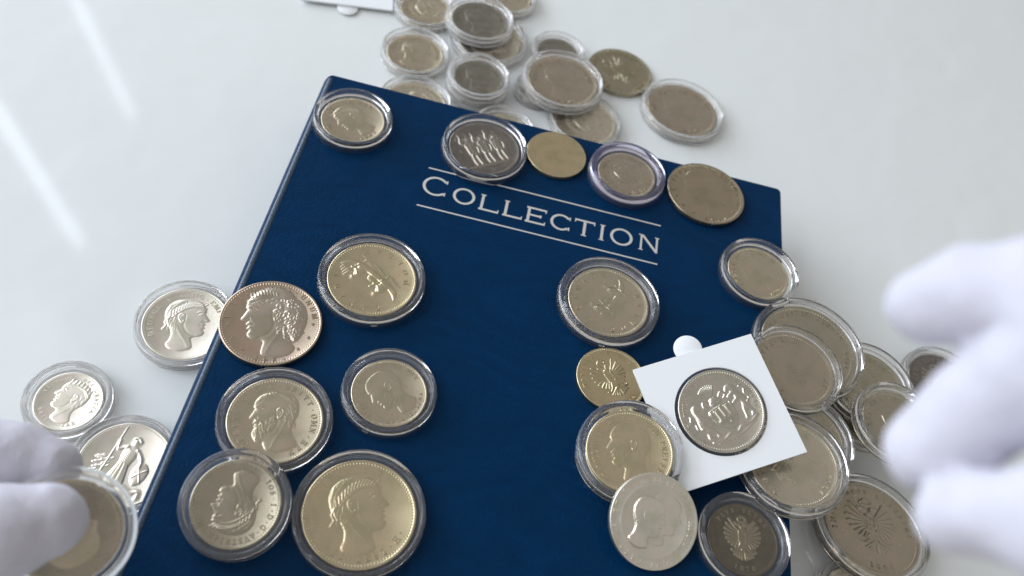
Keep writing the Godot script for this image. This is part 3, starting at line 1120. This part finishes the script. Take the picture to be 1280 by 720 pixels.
func capsule(xf: Transform3D, r: float, ring: float, label: String, group := "clear coin capsules", mat := "acrylic", tab_deg := -999.0) -> Node3D:
	var t := thing("coin_capsule", label, "coin capsule", xf, group)
	var ro := r + ring
	var ri := r + 0.2
	var key := "cap_%.1f_%.1f" % [r, ring]
	if not cache.has(key):
		var base := [ri, .3, ri + .3, 0, ro - .55, 0, ro - .2, .12, ro, .45, ro, 2.5, ro - .1, 2.78, ro - .4, 2.95, ri + 1.5, 2.95, ri + 1.1, 2.8, ri + .2, 2.1, ri, 1.7]
		var w := minf(1.0, (ro - ri - 0.7) / 2.9)
		var lid := [ri + .9 * w, 3.03, ro - .85, 3.03, ro - .6, 3.12, ro - .45, 3.4, ro - .45, 5.55, ro - .6, 5.95, ro - 1.0, 6.2, ri + 2.1 * w, 6.2, ri + 1.8 * w, 6.1, ri + 1.45 * w, 5.7, ri + 1.2 * w, 5.2, ri + 1.05 * w, 4.7, ri + .95 * w, 3.5, ri + .9 * w, 3.15]
		var pane := [0.0001, 0.0, ri + 1.12 * w, 0.0]
		var foot := [0.0001, 0.0, ri + .15, 0.0]
		var to_mm := func(a: Array) -> PackedVector2Array:
			var o := PackedVector2Array()
			for i in range(0, a.size(), 2):
				o.append(Vector2(a[i], a[i + 1]) * MM)
			return o
		cache[key] = [lathe(to_mm.call(base), 120, true, 48.0), lathe(to_mm.call(lid), 120, true, 48.0), lathe(to_mm.call(pane), 64, false), lathe(to_mm.call(foot), 64, false)]
	var b := part("base", cache[key][0], M[mat], t)
	var l := part("lid", cache[key][1], M[mat], t)
	var top := part("window", cache[key][2], M.pane, l)
	top.position.y = 5.0 * MM
	var low := part("window", cache[key][3], M.pane, b)
	low.position.y = 1.1 * MM
	if tab_deg > -900.0:
		var n := part("opening_notch", cache_notch(), M[mat], t)
		n.transform = Transform3D(Basis(Vector3.UP, deg_to_rad(tab_deg)), Vector3.ZERO) * Transform3D(Basis.IDENTITY, Vector3((ro - 0.3) * MM, 3.1 * MM, 0))
	return t


func cache_notch() -> ArrayMesh:
	if not cache.has("notch"):
		cache.notch = plate(-0.0004, 0.0006, -0.0012, 0.0012, -0.0006, 0.0006, 0.0003, 0.0003, 0.0003)
	return cache.notch


func ring_text(a: String, b := "", step := 11.0, s := 0.175, rad := 0.80) -> Array:
	var o := [[a, 0.0, rad, s, step, false]]
	if b:
		o.append([b, 180.0, rad, s, step, true])
	return o


const HEAP_TOP := "clear capsules heaped behind the album"
const HEAP_RIGHT := "clear capsules heaped right of the album"
const ON_ALBUM := "clear capsules laid out on the album"
const C_TOP := "coins heaped behind the album"
const C_RIGHT := "coins heaped right of the album"
const C_ALBUM := "coins laid out on the album"
const C_LEFT := "coins lying left of the album"


# one encapsulated coin: capsule and coin are two things
func cased(x: float, y: float, z: float, r: float, ring: float, design: String, mirror: bool, rot: float, mat: String, coin_label: String, cap_label: String, cg: String, pg: String, legend: Array, tilt := [0, 0, 0], tab := -999.0, cap_mat := "acrylic", style := "") -> void:
	var xf := lying(x, y, z, 3.6, tilt[0], tilt[1], tilt[2])
	capsule(xf, r, ring, cap_label, pg, cap_mat, tab)
	coin(xf * Transform3D(Basis.IDENTITY, Vector3(0, 1.2 * MM, 0)), r, design, mirror, rot, mat, coin_label, cg, legend, style)


func make_coins() -> void:
	var T := ALBUM_TOP
	var gen := ring_text("DEI·GRATIA·REX", "1893", 12.0)
	var gen2 := ring_text("REGINA·DEI·GRATIA", "1902", 11.0)
	# --- on the album ---------------------------------------------------------------------------
	cased(-90.6, T, -269.5, 14.0, 3.7, "laureate", false, 35, "tan", "tan coin with a left-facing head in the capsule at the album's top left corner", "capsule at the top left corner of the blue cover", C_ALBUM, ON_ALBUM, gen, [0, 0, 0], 60.0)
	cased(-31.5, T, -278.3, 16.1, 3.5, "figures", false, 18, "iron", "dark grey coin showing three standing figures, above the letter C", "capsule around the dark coin with three figures, above the letter C", C_ALBUM, ON_ALBUM, [["IVSTITIA·ET·PAX", 180.0, .80, .12, 6.5, true]])
	coin(lying(0.2, T, -290.0, 2.4), 14.0, "", false, 0, "gold", "blank bare yellowish disc with no design, between two capsules above the title", C_ALBUM, [], "plain", false)
	cased(33.7, T, -290.8, 13.6, 4.6, "shield", false, 35, "bronze", "brown coin with a shield in the lavender-tinted capsule above the title", "lavender-tinted capsule above the letters TION", C_ALBUM, ON_ALBUM, ring_text("SVB·VMBRA·FLOREO", "AVSTRIVS", 11.0), [0, 0, 0], -999.0, "acrylic_lavender")
	coin(lying(71.6, T, -296.2, 2.5, 0, 1, 1.2), 18.6, "liberty", false, 3, "bronze", "bare brown dollar with a curly-haired head at the far edge of the cover", C_ALBUM, ring_text("E·PLURIBUS·UNUM", "* * * 1921 * * *", 11.5, .15, .85), "", true)
	cased(-53.3, T, -191.8, 17.4, 3.8, "canoe", false, 135, "gold", "gold-toned coin with a canoe lying diagonally, left half of the cover", "capsule around the gold-toned canoe coin on the left half of the cover", C_ALBUM, ON_ALBUM, ring_text("CANADA", "DOLLAR", 21.0, .185, .78), [0, 0, 0], -68.0)
	coin(lying(-81.2, T, -159.9, 2.6, 0, 1, 1.0), 18.7, "liberty", false, 0, "rose", "bare pinkish dollar with a curly-haired head overhanging the album's left edge", C_ALBUM, ring_text("E·PLURIBUS·UNUM", "* * * 1921 * * *", 11.5, .15, .85), "", true)
	cased(-63.7, T, -123.3, 16.4, 3.6, "bearded", false, 0, "tan", "tan coin with a bearded left-facing head, below the bare pinkish dollar", "capsule below the bare pinkish dollar, one rim under another capsule", C_ALBUM, ON_ALBUM, ring_text("GEORGIVS·V·D·G·BRITT·OMN·REX", "", 11.5, .165))
	cased(-30.4, T, -147.2, 13.8, 3.7, "bald", false, 40, "tan", "small tan coin with a wide ring around it, between two columns of capsules", "capsule of the small tan coin right of the bearded head", C_ALBUM, ON_ALBUM, ring_text("FRANCISCVS·IOSEPHVS·REX", "1908·CORONA", 9.0, .13, .83), [0, 0, 0], -100.0)
	cased(-62.7, T + 3.5, -90.4, 14.4, 3.5, "laureate", true, 170, "olive", "olive-grey coin with a head upside down, nearest the album's lower left corner", "tilted capsule resting on the rim of another near the lower left corner", C_ALBUM, ON_ALBUM, [["FRANC·IOS·I·D·G·AVSTRIAE", 280.0, .82, .165, 9.4, false], ["IMPERATOR", 80.0, .82, .165, 9.4, false]], [0.03, -1, 10.5])
	cased(-24.6, T, -101.3, 18.9, 3.4, "laureate", true, 8, "gold", "largest coin on the album, pale gold with a right-facing head, at the bottom", "largest capsule on the album, at the bottom edge of the picture", C_ALBUM, ON_ALBUM, ring_text("·LEONIC·I·", "·II·1891·H·", 10.5, .165))
	cased(39.3, T, -217.6, 17.0, 4.5, "canoe", false, 50, "tan", "tan coin with a canoe, below the letters TION of the title", "wide-rimmed capsule touching the lower rule of the title", C_ALBUM, ON_ALBUM, ring_text("CANADA", "DOLLAR", 21.0, .185, .78), [0, 0, 0], -86.0)
	cased(100.4, T, -258.5, 14.0, 3.8, "short", false, 32, "tan", "tan coin with a head in the capsule overhanging the album's right edge", "capsule overhanging the right edge of the blue cover on its own", C_ALBUM, ON_ALBUM, gen2)
	coin(lying(47.7, T, -183.6, 2.0), 14.0, "eagle", false, 25, "gold", "bare brass-toned coin half under the white card holder", C_ALBUM, ring_text("VIRIBVS·VNITIS", "1900", 12.0, .15))
	cased(59.0, T + 4.6, -152.6, 16.0, 3.7, "bald", false, -8, "gold", "pale gold coin with a bald left-facing head, beside the white card holder", "capsule lying partly on the white card holder", C_ALBUM, ON_ALBUM, ring_text("FR·WILH·IV·KOENIG·VON·PREVSSEN", "", 9.8, .175, .79), [.826, -.564, 8.5])
	coin(lying(72.1, T + 6.5, -129.2, 2.5, -0.487, -0.874, 22.0), 16.5, "jugate", true, -22, "bright", "bare grey coin with two overlapping heads, caught light painted into its tone, leaning on a capsule", C_ALBUM, [["CAROLVS·ET·GVILELMVS·REX·ANNO·REGNI·", 0.0, .862, .165, 10.0, false]], "ringed", false)
	cased(105.9, T, -136.0, 13.3, 3.9, "eagle", false, -12, "dark", "almost black coin at the album's right edge, bottom of the picture", "capsule around the almost black coin", C_ALBUM, ON_ALBUM, ring_text("PLVS·VLTRA", "1870", 12.0))
	# --- heap behind the album ------------------------------------------------------------------
	cased(-94.6, 0, -395.8, 13.9, 3.7, "shield", false, 20, "tan", "coin with a scrolled design beside the cut-off white card at the top edge", "capsule beside the cut-off white card at the top edge", C_TOP, HEAP_TOP, gen2, [0, 0, 0], -999.0, "acrylic_milky")
	cased(-55.0, 0, -388.0, 18.0, 3.6, "bearded", true, -20, "silver", "silver coin under the raised capsule in the middle of the top edge", "lower capsule of the pair in the middle of the top edge", C_TOP, HEAP_TOP, gen, [0, 0, 0], -999.0, "acrylic_milky")
	cased(-63.0, 6.2, -393.2, 15.5, 3.6, "laureate", true, 5, "dusk", "olive-grey coin with a head, raised on another capsule at the top edge", "upper capsule of the pair in the middle of the top edge", C_TOP, HEAP_TOP, gen2, [0, 0, 0], -999.0, "acrylic_milky")
	cased(-55.5, 0, -429.0, 14.0, 3.6, "short", false, -30, "tan", "coin cut by the top edge, right of the raised capsule", "capsule cut by the top edge, right of the raised pair", C_TOP, HEAP_TOP, gen, [0, 0, 0], -999.0, "acrylic_milky")
	cased(-88.3, 0, -358.6, 15.0, 3.6, "laureate", true, -15, "tan", "tan coin in the leftmost whole capsule behind the album", "leftmost whole capsule on the table behind the album", C_TOP, HEAP_TOP, gen2, [0, 0, 0], -999.0, "acrylic_milky")
	cased(-50.9, 0, -349.2, 13.0, 3.6, "short", false, 60, "olive", "coin in the lower capsule of the short stack behind the album", "lower capsule of the short stack behind the album", C_TOP, HEAP_TOP, gen, [0, 0, 0], -999.0, "acrylic_milky")
	cased(-50.9, 6.2, -349.2, 13.0, 3.6, "laureate", true, 0, "dusk", "dark olive small coin on top of the short stack behind the album", "upper capsule of the short stack behind the album", C_TOP, HEAP_TOP, gen, [0, 0, 0], -999.0, "acrylic_milky")
	cased(-76.3, 0, -322.3, 16.0, 3.2, "shield", false, 0, "silver", "silver coin half hidden by the album's far edge, left", "capsule half hidden by the album's far edge, left", C_TOP, HEAP_TOP, gen2, [0, 0, 0], -999.0, "acrylic_milky")
	cased(-29.4, 0, -324.2, 12.5, 3.6, "laureate", false, 40, "silver", "small pale coin showing between the short stack and the album's far edge", "capsule showing between the short stack and the album's far edge", C_TOP, HEAP_TOP, gen, [0, 0, 0], -999.0, "acrylic_milky")
	cased(-17.0, 0, -396.4, 11.6, 3.6, "short", true, 10, "dusk", "smallest coin of the heap, behind the large raised capsule", "smallest capsule of the heap, behind the large raised one", C_TOP, HEAP_TOP, gen, [0, 0, 0], -999.0, "acrylic_milky")
	cased(-20.6, 0, -361.0, 9.6, 2.9, "short", false, 10, "tan", "small coin hidden under the large raised capsule", "small capsule peeping out left under the large raised one", C_TOP, HEAP_TOP, gen, [0, 0, 0], -999.0, "acrylic_milky")
	cased(-8.9, 6.2, -366.9, 19.0, 3.2, "laureate", true, 0, "bronze", "large brown coin raised on other capsules behind the album", "large capsule raised on three others behind the album", C_TOP, HEAP_TOP, gen2, [0, 0, 0], -999.0, "acrylic_milky")
	coin(lying(19.4, 0, -398.2, 2.5), 18.6, "eagle", false, 40, "olive", "bare greenish coin with an ornate design right of the large raised capsule", C_TOP, ring_text("RES·PVBLICA·LIBERA", "1897", 12.0))
	cased(8.9, 0, -349.4, 16.8, 2.7, "shield", true, 15, "silver", "silver coin in front of the large raised capsule, at the album's far edge", "capsule in front of the large raised one, at the album's far edge", C_TOP, HEAP_TOP, ring_text("CARITAS·PAX", "1 8 7 4 *", 12.0), [0, 0, 0], -999.0, "acrylic_milky")
	cased(58.1, 0, -381.9, 19.8, 3.6, "short", false, 10, "bronze", "smooth brown coin in the capsule standing alone right of the heap", "capsule alone on the white table right of the heap", C_TOP, HEAP_TOP, gen, [0, 1, 1.0], -999.0, "acrylic_milky")
	# --- heap right of the album -----------------------------------------------------------------
	for k in 4:
		var dx := [0.0, 1.5, -1.0, 2.0][k] as float
		var dz := [0.0, -2.0, 1.5, 9.0][k] as float
		cased(153.5 + dx, 6.2 * k, -225.0 + dz, 16.0, 3.6, "laureate", false, 30.0 * k, "tan", "coin in the %s covered capsule of the column right of the album" % ["lowest", "second lowest", "third", "fourth"][k], "%s covered capsule from the table in the column right of the album" % ["lowest", "second", "third", "fourth"][k], C_RIGHT, HEAP_RIGHT, gen)
	cased(154.5, 24.8, -224.0, 15.8, 3.6, "shield", false, 30, "olive", "olive coin on the covered column, behind two overlapping capsules", "capsule on the covered column, behind two overlapping ones", C_RIGHT, HEAP_RIGHT, gen2)
	cased(124.8, T, -227.0, 20.6, 3.6, "bearded", false, 40, "olive", "large olive coin half covered by another capsule at the album's right edge", "large capsule half under another at the album's right edge", C_RIGHT, HEAP_RIGHT, ring_text("CARL·VON·GOTTES·GNADEN·KOENIG", "THALER·1866", 8.2, .13, .83))
	cased(117.3, T + 5.6, -210.6, 16.7, 3.0, "bald", false, 60, "bronze", "dull brown coin lying over the large olive one, cut by the white card", "capsule lying over a larger one, its left cut by the white card", C_RIGHT, HEAP_RIGHT, gen)
	cased(126.0, T, -183.8, 16.2, 3.6, "short", true, 0, "olive", "coin hidden under the capsule below the white card's right corner", "lower capsule of the pair below the white card's right corner", C_RIGHT, HEAP_RIGHT, gen)
	cased(120.3, T + 4.0, -169.6, 17.4, 3.6, "bald", false, 48, "silver", "light tan coin with a bald head under the white card's right corner", "upper capsule of the pair below the white card's right corner", C_RIGHT, HEAP_RIGHT, gen2, [1, 0, 5.0])
	cased(163.5, T, -205.0, 14.2, 3.7, "shield", false, 10, "olive", "greenish coin partly hidden by the fingertips of the right glove", "capsule partly hidden by the fingertips of the right glove, on the heap", C_RIGHT, HEAP_RIGHT, gen)
	cased(203.0, 0, -256.5, 15.6, 3.6, "eagle", false, 0, "iron", "dark coin just showing between two gloved fingers", "capsule just showing between two gloved fingers", C_RIGHT, HEAP_RIGHT, gen)
	cased(168.2, 3.6, -171.0, 20.6, 3.7, "eagle", false, -10, "bronze", "largest brown coin on the right, below the gloved thumb", "largest capsule on the right, below the gloved thumb", C_RIGHT, HEAP_RIGHT, ring_text("IN·TYRANNOS·LIBERTAS", "1868", 10.0, .13), [-0.1, 1, 8.0])
	cased(166.5, 0, -138.8, 16.2, 3.6, "laureate", false, 20, "silver", "coin cut by the bottom edge, under the largest brown coin's capsule", "capsule cut by the bottom edge, right of the album", C_RIGHT, HEAP_RIGHT, gen)
	# --- left of the album ------------------------------------------------------------------------
	cased(-143.7, 0, -118.4, 12.1, 3.9, "jubilee", false, -28, "pale", "small bright silver coin with a crowned head, farthest left on the table", "capsule farthest left on the white table", C_LEFT, "clear capsules left of the album", ring_text("VICTORIA·DEI·GRATIA", "BRITANNIAR", 10.0, .15), [0, 0, 0], -999.0, "acrylic_milky")
	cased(-120.0, 0, -163.8, 17.0, 3.0, "laureate", true, 0, "pale", "pale coin with a right-facing head, beside the bare pinkish dollar", "capsule on the table left of the bare pinkish dollar", C_LEFT, "clear capsules left of the album", ring_text("GEORGE·V·KING·EMPEROR", "", 11.0), [0, 0, 0], -999.0, "acrylic_milky")
	cased(-113.0, 0, -102.2, 16.5, 2.8, "standing", false, -28, "pale", "bright silver coin with a standing figure, between the left glove and the album", "capsule between the left glove and the album's spine", C_LEFT, "clear capsules left of the album", [], [0, 0, 0], -999.0, "acrylic_milky")


# ---- card holders ------------------------------------------------------------------------------
func holder_card(half: float, hole: float, cx: float, cz: float) -> ArrayMesh:
	var v := PackedVector3Array()
	var n := PackedVector3Array()
	var ix := PackedInt32Array()
	var seg := 96
	var y0 := -1.0
	for s in 4:              # top, bottom, hole wall, outer wall
		var base := v.size()
		for k in seg + 1:
			var t := TAU * k / seg
			var d := Vector2(cos(t), sin(t))
			var i := Vector3(cx + hole * d.x, 0, cz + hole * d.y) * MM
			var m := half / maxf(absf(d.x), absf(d.y))
			var o := Vector3(d.x * m, 0, d.y * m) * MM
			var low := Vector3(0, y0 * MM, 0)
			var side := Vector3(signf(d.x), 0, 0) if absf(d.x) > absf(d.y) else Vector3(0, 0, signf(d.y))
			match s:
				0:
					v.append_array([i, o])
					n.append_array([Vector3.UP, Vector3.UP])
				1:
					v.append_array([i + low, o + low])
					n.append_array([Vector3.DOWN, Vector3.DOWN])
				2:
					v.append_array([i, i + low])
					n.append_array([Vector3(-d.x, 0, -d.y), Vector3(-d.x, 0, -d.y)])
				3:
					v.append_array([o, o + low])
					n.append_array([side, side])
		for k in seg:
			var q := base + 2 * k
			ix.append_array([q, q + 1, q + 2, q + 1, q + 3, q + 2])
	return commit(v, n, ix)


func make_holders() -> void:
	var xf := Transform3D(Basis(Vector3(.8193, .2163, -.5309), Vector3(-.1335, .9726, .1903), Vector3(.5575, -.0851, .8258)).orthonormalized(), Vector3(87.39, 44.81, -177.56) * MM)
	var t := thing("card_coin_holder", "square white card coin holder with a round window, lying askew on the album", "coin holder", xf, "white card coin holders")
	var disc := lathe(PackedVector2Array([Vector2(.0001, 0), Vector2(.0178, 0)]), 72, false)
	part("card", holder_card(24.6, 17.3, 0.9, 0.6), M.card, t)
	var w := part("film_window", disc, M.pane, t)
	w.position = Vector3(0.9, 0.95, 0.6) * MM
	var tabm := lathe(PackedVector2Array([Vector2(.0001, -.0003), Vector2(.0053, -.0003), Vector2(.0056, 0), Vector2(.0053, .0002), Vector2(.0001, .0002)]), 48, false)
	w = part("hanging_tab", tabm, M.card, t)
	w.position = Vector3(-0.8, -1.4, -26.6) * MM
	coin(xf * Transform3D(Basis.IDENTITY, Vector3(0.9, -1.5, 0.6) * MM), 16.2, "arms", false, -6.5, "grey", "grey silver coin with a castle shield between two lions, in the white card", C_ALBUM, ring_text("FREIE·VND·HANSESTADT·HAMBVRG", "", 8.6, .14, .83), "", true)
	# the second card, cut by the top edge
	var ang := atan2(13.8, 43.6)
	var b := Basis(Vector3.UP, ang)
	var mid := Vector3(-134.5, 0, -379.2) + b * Vector3(0, 2.6, -25.0)
	var t2 := thing("card_coin_holder", "white card coin holder cut by the top edge of the picture", "coin holder", Transform3D(b, mid * MM), "white card coin holders")
	part("card", holder_card(25.0, 17.6, 0, 0), M.card, t2)
	w = part("film_window", disc, M.pane, t2)
	w.position.y = 0.2 * MM
	w = part("hanging_tab", tabm, M.card, t2)
	w.position = Vector3(0.5, -1.4, 25.9) * MM
	coin(t2.transform * Transform3D(Basis.IDENTITY, Vector3(0, -2.4, 0) * MM), 16.0, "short", false, 0, "silver", "coin in the white card cut by the top edge", C_TOP, [])


# ---- gloved hands ------------------------------------------------------------------------------
# bones: [from, to, radius at from, radius at to, melt]; a distance field of tapered capsules joined smoothly, meshed as surface nets
func skin(bones: Array, cell: float, sd: int) -> ArrayMesh:
	var lo := Vector3(INF, INF, INF)
	var hi := -lo
	for b in bones:
		for k in 2:
			var e := Vector3.ONE * (float(b[2 + k]) + 6.0)
			lo = lo.min(b[k] - e)
			hi = hi.max(b[k] + e)
	var nx := int((hi.x - lo.x) / cell) + 2
	var ny := int((hi.y - lo.y) / cell) + 2
	var nz := int((hi.z - lo.z) / cell) + 2
	var f := PackedFloat32Array()
	f.resize(nx * ny * nz)
	f.fill(50.0)
	for b in bones:
		var a: Vector3 = b[0]
		var c: Vector3 = b[1]
		var ra: float = b[2]
		var rc: float = b[3]
		var melt: float = b[4]
		var e := Vector3.ONE * (maxf(ra, rc) + 6.0)
		var p0 := ((a.min(c) - e - lo) / cell).floor()
		var p1 := ((a.max(c) + e - lo) / cell).ceil()
		var ac := c - a
		var l2 := maxf(ac.length_squared(), 1e-6)
		for z in range(maxi(0, int(p0.z)), mini(nz - 1, int(p1.z)) + 1):
			for y in range(maxi(0, int(p0.y)), mini(ny - 1, int(p1.y)) + 1):
				for x in range(maxi(0, int(p0.x)), mini(nx - 1, int(p1.x)) + 1):
					var p := lo + Vector3(x, y, z) * cell - a
					var t := clampf(p.dot(ac) / l2, 0.0, 1.0)
					var d := (p - ac * t).length() - lerpf(ra, rc, t)
					var i := (z * ny + y) * nx + x
					var h := clampf(0.5 + 0.5 * (f[i] - d) / melt, 0.0, 1.0)
					f[i] = lerpf(f[i], d, h) - melt * h * (1.0 - h)
	var wr := FastNoiseLite.new()
	wr.seed = sd
	wr.frequency = 0.09
	wr.fractal_octaves = 3
	for i in f.size():
		if absf(f[i]) < 4.0:
			var x := i % nx
			var y := (i / nx) % ny
			var z := i / (nx * ny)
			f[i] += 0.7 * wr.get_noise_3d(x * cell, y * cell * 1.6, z * cell)
	var v := PackedVector3Array()
	var n := PackedVector3Array()
	var ix := PackedInt32Array()
	var id := PackedInt32Array()
	id.resize(nx * ny * nz)
	id.fill(-1)
	var offs := [0, 1, nx, nx + 1, nx * ny, nx * ny + 1, nx * ny + nx, nx * ny + nx + 1]
	var pairs := [0, 1, 2, 3, 4, 5, 6, 7, 0, 2, 1, 3, 4, 6, 5, 7, 0, 4, 1, 5, 2, 6, 3, 7]
	for z in nz - 1:
		for y in ny - 1:
			for x in nx - 1:
				var i := (z * ny + y) * nx + x
				if absf(f[i]) > cell * 3.0:
					continue
				var inside := 0
				for o in offs:
					if f[i + o] < 0.0:
						inside += 1
				if inside == 0 or inside == 8:
					continue
				var s := Vector3.ZERO
				var cnt := 0
				for k in range(0, 24, 2):
					var p: int = pairs[k]
					var q: int = pairs[k + 1]
					var fp := f[i + offs[p]]
					var fq := f[i + offs[q]]
					if (fp < 0.0) != (fq < 0.0):
						var t := fp / (fp - fq)
						s += Vector3(p & 1, (p >> 1) & 1, p >> 2).lerp(Vector3(q & 1, (q >> 1) & 1, q >> 2), t)
						cnt += 1
				id[i] = v.size()
				v.append((lo + (Vector3(x, y, z) + s / cnt) * cell) * MM)
				var g := Vector3(f[i + 1] - f[i] + f[i + nx + 1] - f[i + nx] + f[i + nx * ny + 1] - f[i + nx * ny] + f[i + nx * ny + nx + 1] - f[i + nx * ny + nx], f[i + nx] - f[i] + f[i + nx + 1] - f[i + 1] + f[i + nx * ny + nx] - f[i + nx * ny] + f[i + nx * ny + nx + 1] - f[i + nx * ny + 1], f[i + nx * ny] - f[i] + f[i + nx * ny + 1] - f[i + 1] + f[i + nx * ny + nx] - f[i + nx] + f[i + nx * ny + nx + 1] - f[i + nx + 1])
				n.append(g.normalized())
	for z in range(1, nz - 1):
		for y in range(1, ny - 1):
			for x in range(1, nx - 1):
				var i := (z * ny + y) * nx + x
				for ax in 3:
					var st: int = [1, nx, nx * ny][ax]
					if (f[i] < 0.0) == (f[i + st] < 0.0):
						continue
					var u: int = [nx, nx * ny, 1][ax]
					var w: int = [nx * ny, 1, nx][ax]
					var q := [id[i], id[i - u], id[i - u - w], id[i - w]]
					if q.min() < 0:
						continue
					ix.append_array([q[0], q[1], q[2], q[0], q[2], q[3]])
	return commit(v, n, ix)


func chain(bones: Array, pts: Array, radii: Array, melt := 2.5) -> void:
	for i in pts.size() - 1:
		bones.append([pts[i], pts[i + 1], radii[i], radii[i + 1], melt])


func hand(called: String, label: String, bones: Array, sd: int) -> void:
	var o := MeshInstance3D.new()
	o.name = numbered(called)
	o.mesh = skin(bones, 1.4, sd)
	o.material_override = M.cloth
	tag(o, label, "gloved hand", "hands in white cotton gloves")
	add_child(o)


func make_hands() -> void:
	# the left hand holds a capsule between thumb and index finger
	var toward := (Vector3(0, 321, 0) - Vector3(-89.3, 81.2, -56.3)).normalized()
	var x := toward.cross(Vector3.FORWARD).normalized()
	var xf := Transform3D(Basis(x, toward, x.cross(toward)), (Vector3(-89.3, 81.2, -56.3) - toward * 3.6) * MM)
	capsule(xf, 13.3, 3.3, "capsule held between finger and thumb of the left glove", "")
	coin(xf * Transform3D(Basis.IDENTITY, Vector3(0, 1.2 * MM, 0)), 13.3, "bald", false, 30, "tan", "tan coin in the capsule held by the left glove", "", [])
	var L := []
	chain(L, [Vector3(-104.5, 76.6, -71.6), Vector3(-114.6, 78.3, -70.0), Vector3(-131.0, 82.4, -65.5), Vector3(-150.1, 87.1, -51.3)], [8.2, 9.4, 10.2, 11.5])
	chain(L, [Vector3(-89.4, 96.9, -53.4), Vector3(-96.5, 98.4, -47.2), Vector3(-107.8, 98.6, -36.7), Vector3(-128.9, 94.3, -25.4)], [9.2, 11.0, 12.0, 14.0])
	chain(L, [Vector3(-138.0, 58.8, -57.2), Vector3(-154.5, 66.0, -64.7), Vector3(-158.7, 84.0, -46.5)], [8.6, 9.6, 11.0])
	chain(L, [Vector3(-147.0, 56.0, -42.0), Vector3(-163.0, 64.0, -46.0), Vector3(-164.0, 84.0, -34.0)], [8.2, 9.2, 10.5])
	chain(L, [Vector3(-154.0, 60.0, -26.0), Vector3(-167.0, 68.0, -28.0), Vector3(-166.0, 84.0, -20.0)], [7.6, 8.6, 9.6])
	chain(L, [Vector3(-150.9, 88.9, -52.9), Vector3(-160.0, 90.0, -36.0), Vector3(-160.0, 92.0, -10.0)], [12.0, 16.0, 17.0], 8.0)
	chain(L, [Vector3(-128.7, 95.0, -26.8), Vector3(-152.0, 92.0, -12.0), Vector3(-165.0, 94.0, 22.0)], [14.0, 17.0, 19.0], 8.0)
	chain(L, [Vector3(-166.0, 84.0, -20.0), Vector3(-165.0, 92.0, 10.0)], [11.0, 18.0], 8.0)
	hand("gloved_hand", "left hand in a white cotton glove pinching a capsule at the lower left", L, 3)
	# the right hand reaches in from the right with spread fingers
	var R := []
	chain(R, [Vector3(76.6, 191.8, -87.9), Vector3(80.0, 198.0, -91.7), Vector3(83.5, 209.7, -96.0), Vector3(88.3, 220.2, -97.9)], [7.3, 9.0, 9.4, 10.2], 1.0)
	chain(R, [Vector3(69.6, 204.9, -109.3), Vector3(74.6, 211.0, -109.1), Vector3(81.9, 219.2, -107.2), Vector3(89.7, 226.1, -102.5)], [7.3, 8.8, 9.4, 10.2], 1.0)
	chain(R, [Vector3(89.5, 193.2, -111.9), Vector3(93.3, 205.2, -108.4), Vector3(97.6, 217.3, -100.1)], [6.2, 7.2, 8.6], 1.2)
	chain(R, [Vector3(104.0, 196.3, -106.1), Vector3(104.3, 209.3, -102.5), Vector3(103.2, 217.5, -94.4)], [6.0, 7.0, 8.2], 1.2)
	chain(R, [Vector3(79.8, 194.0, -75.6), Vector3(83.6, 198.9, -75.2), Vector3(90.6, 206.3, -73.0), Vector3(99.5, 216.9, -75.6)], [6.4, 7.2, 10.2, 12.0], 1.0)
	chain(R, [Vector3(88.3, 220.2, -97.9), Vector3(96.4, 222.4, -84.6), Vector3(109.5, 222.2, -69.2)], [10.2, 12.0, 14.0], 7.0)
	chain(R, [Vector3(89.7, 226.1, -102.5), Vector3(99.5, 228.4, -89.9), Vector3(124.0, 224.5, -60.5)], [10.2, 12.5, 16.0], 7.0)
	chain(R, [Vector3(103.2, 217.5, -94.4), Vector3(108.0, 220.0, -80.0)], [9.0, 13.0], 7.0)
	var eye := Vector3(0, 321, 0)
	for b in R:            # the hand hangs high above the heap, near the lens
		for k in 2:
			b[k] = eye + (b[k] - eye) * 0.82 + Vector3(0.95, 0.18, -0.25) * 2.0
			b[2 + k] = float(b[2 + k]) * 0.80
	hand("gloved_hand", "right hand in a white cotton glove reaching over the heap with spread fingers", R, 7)
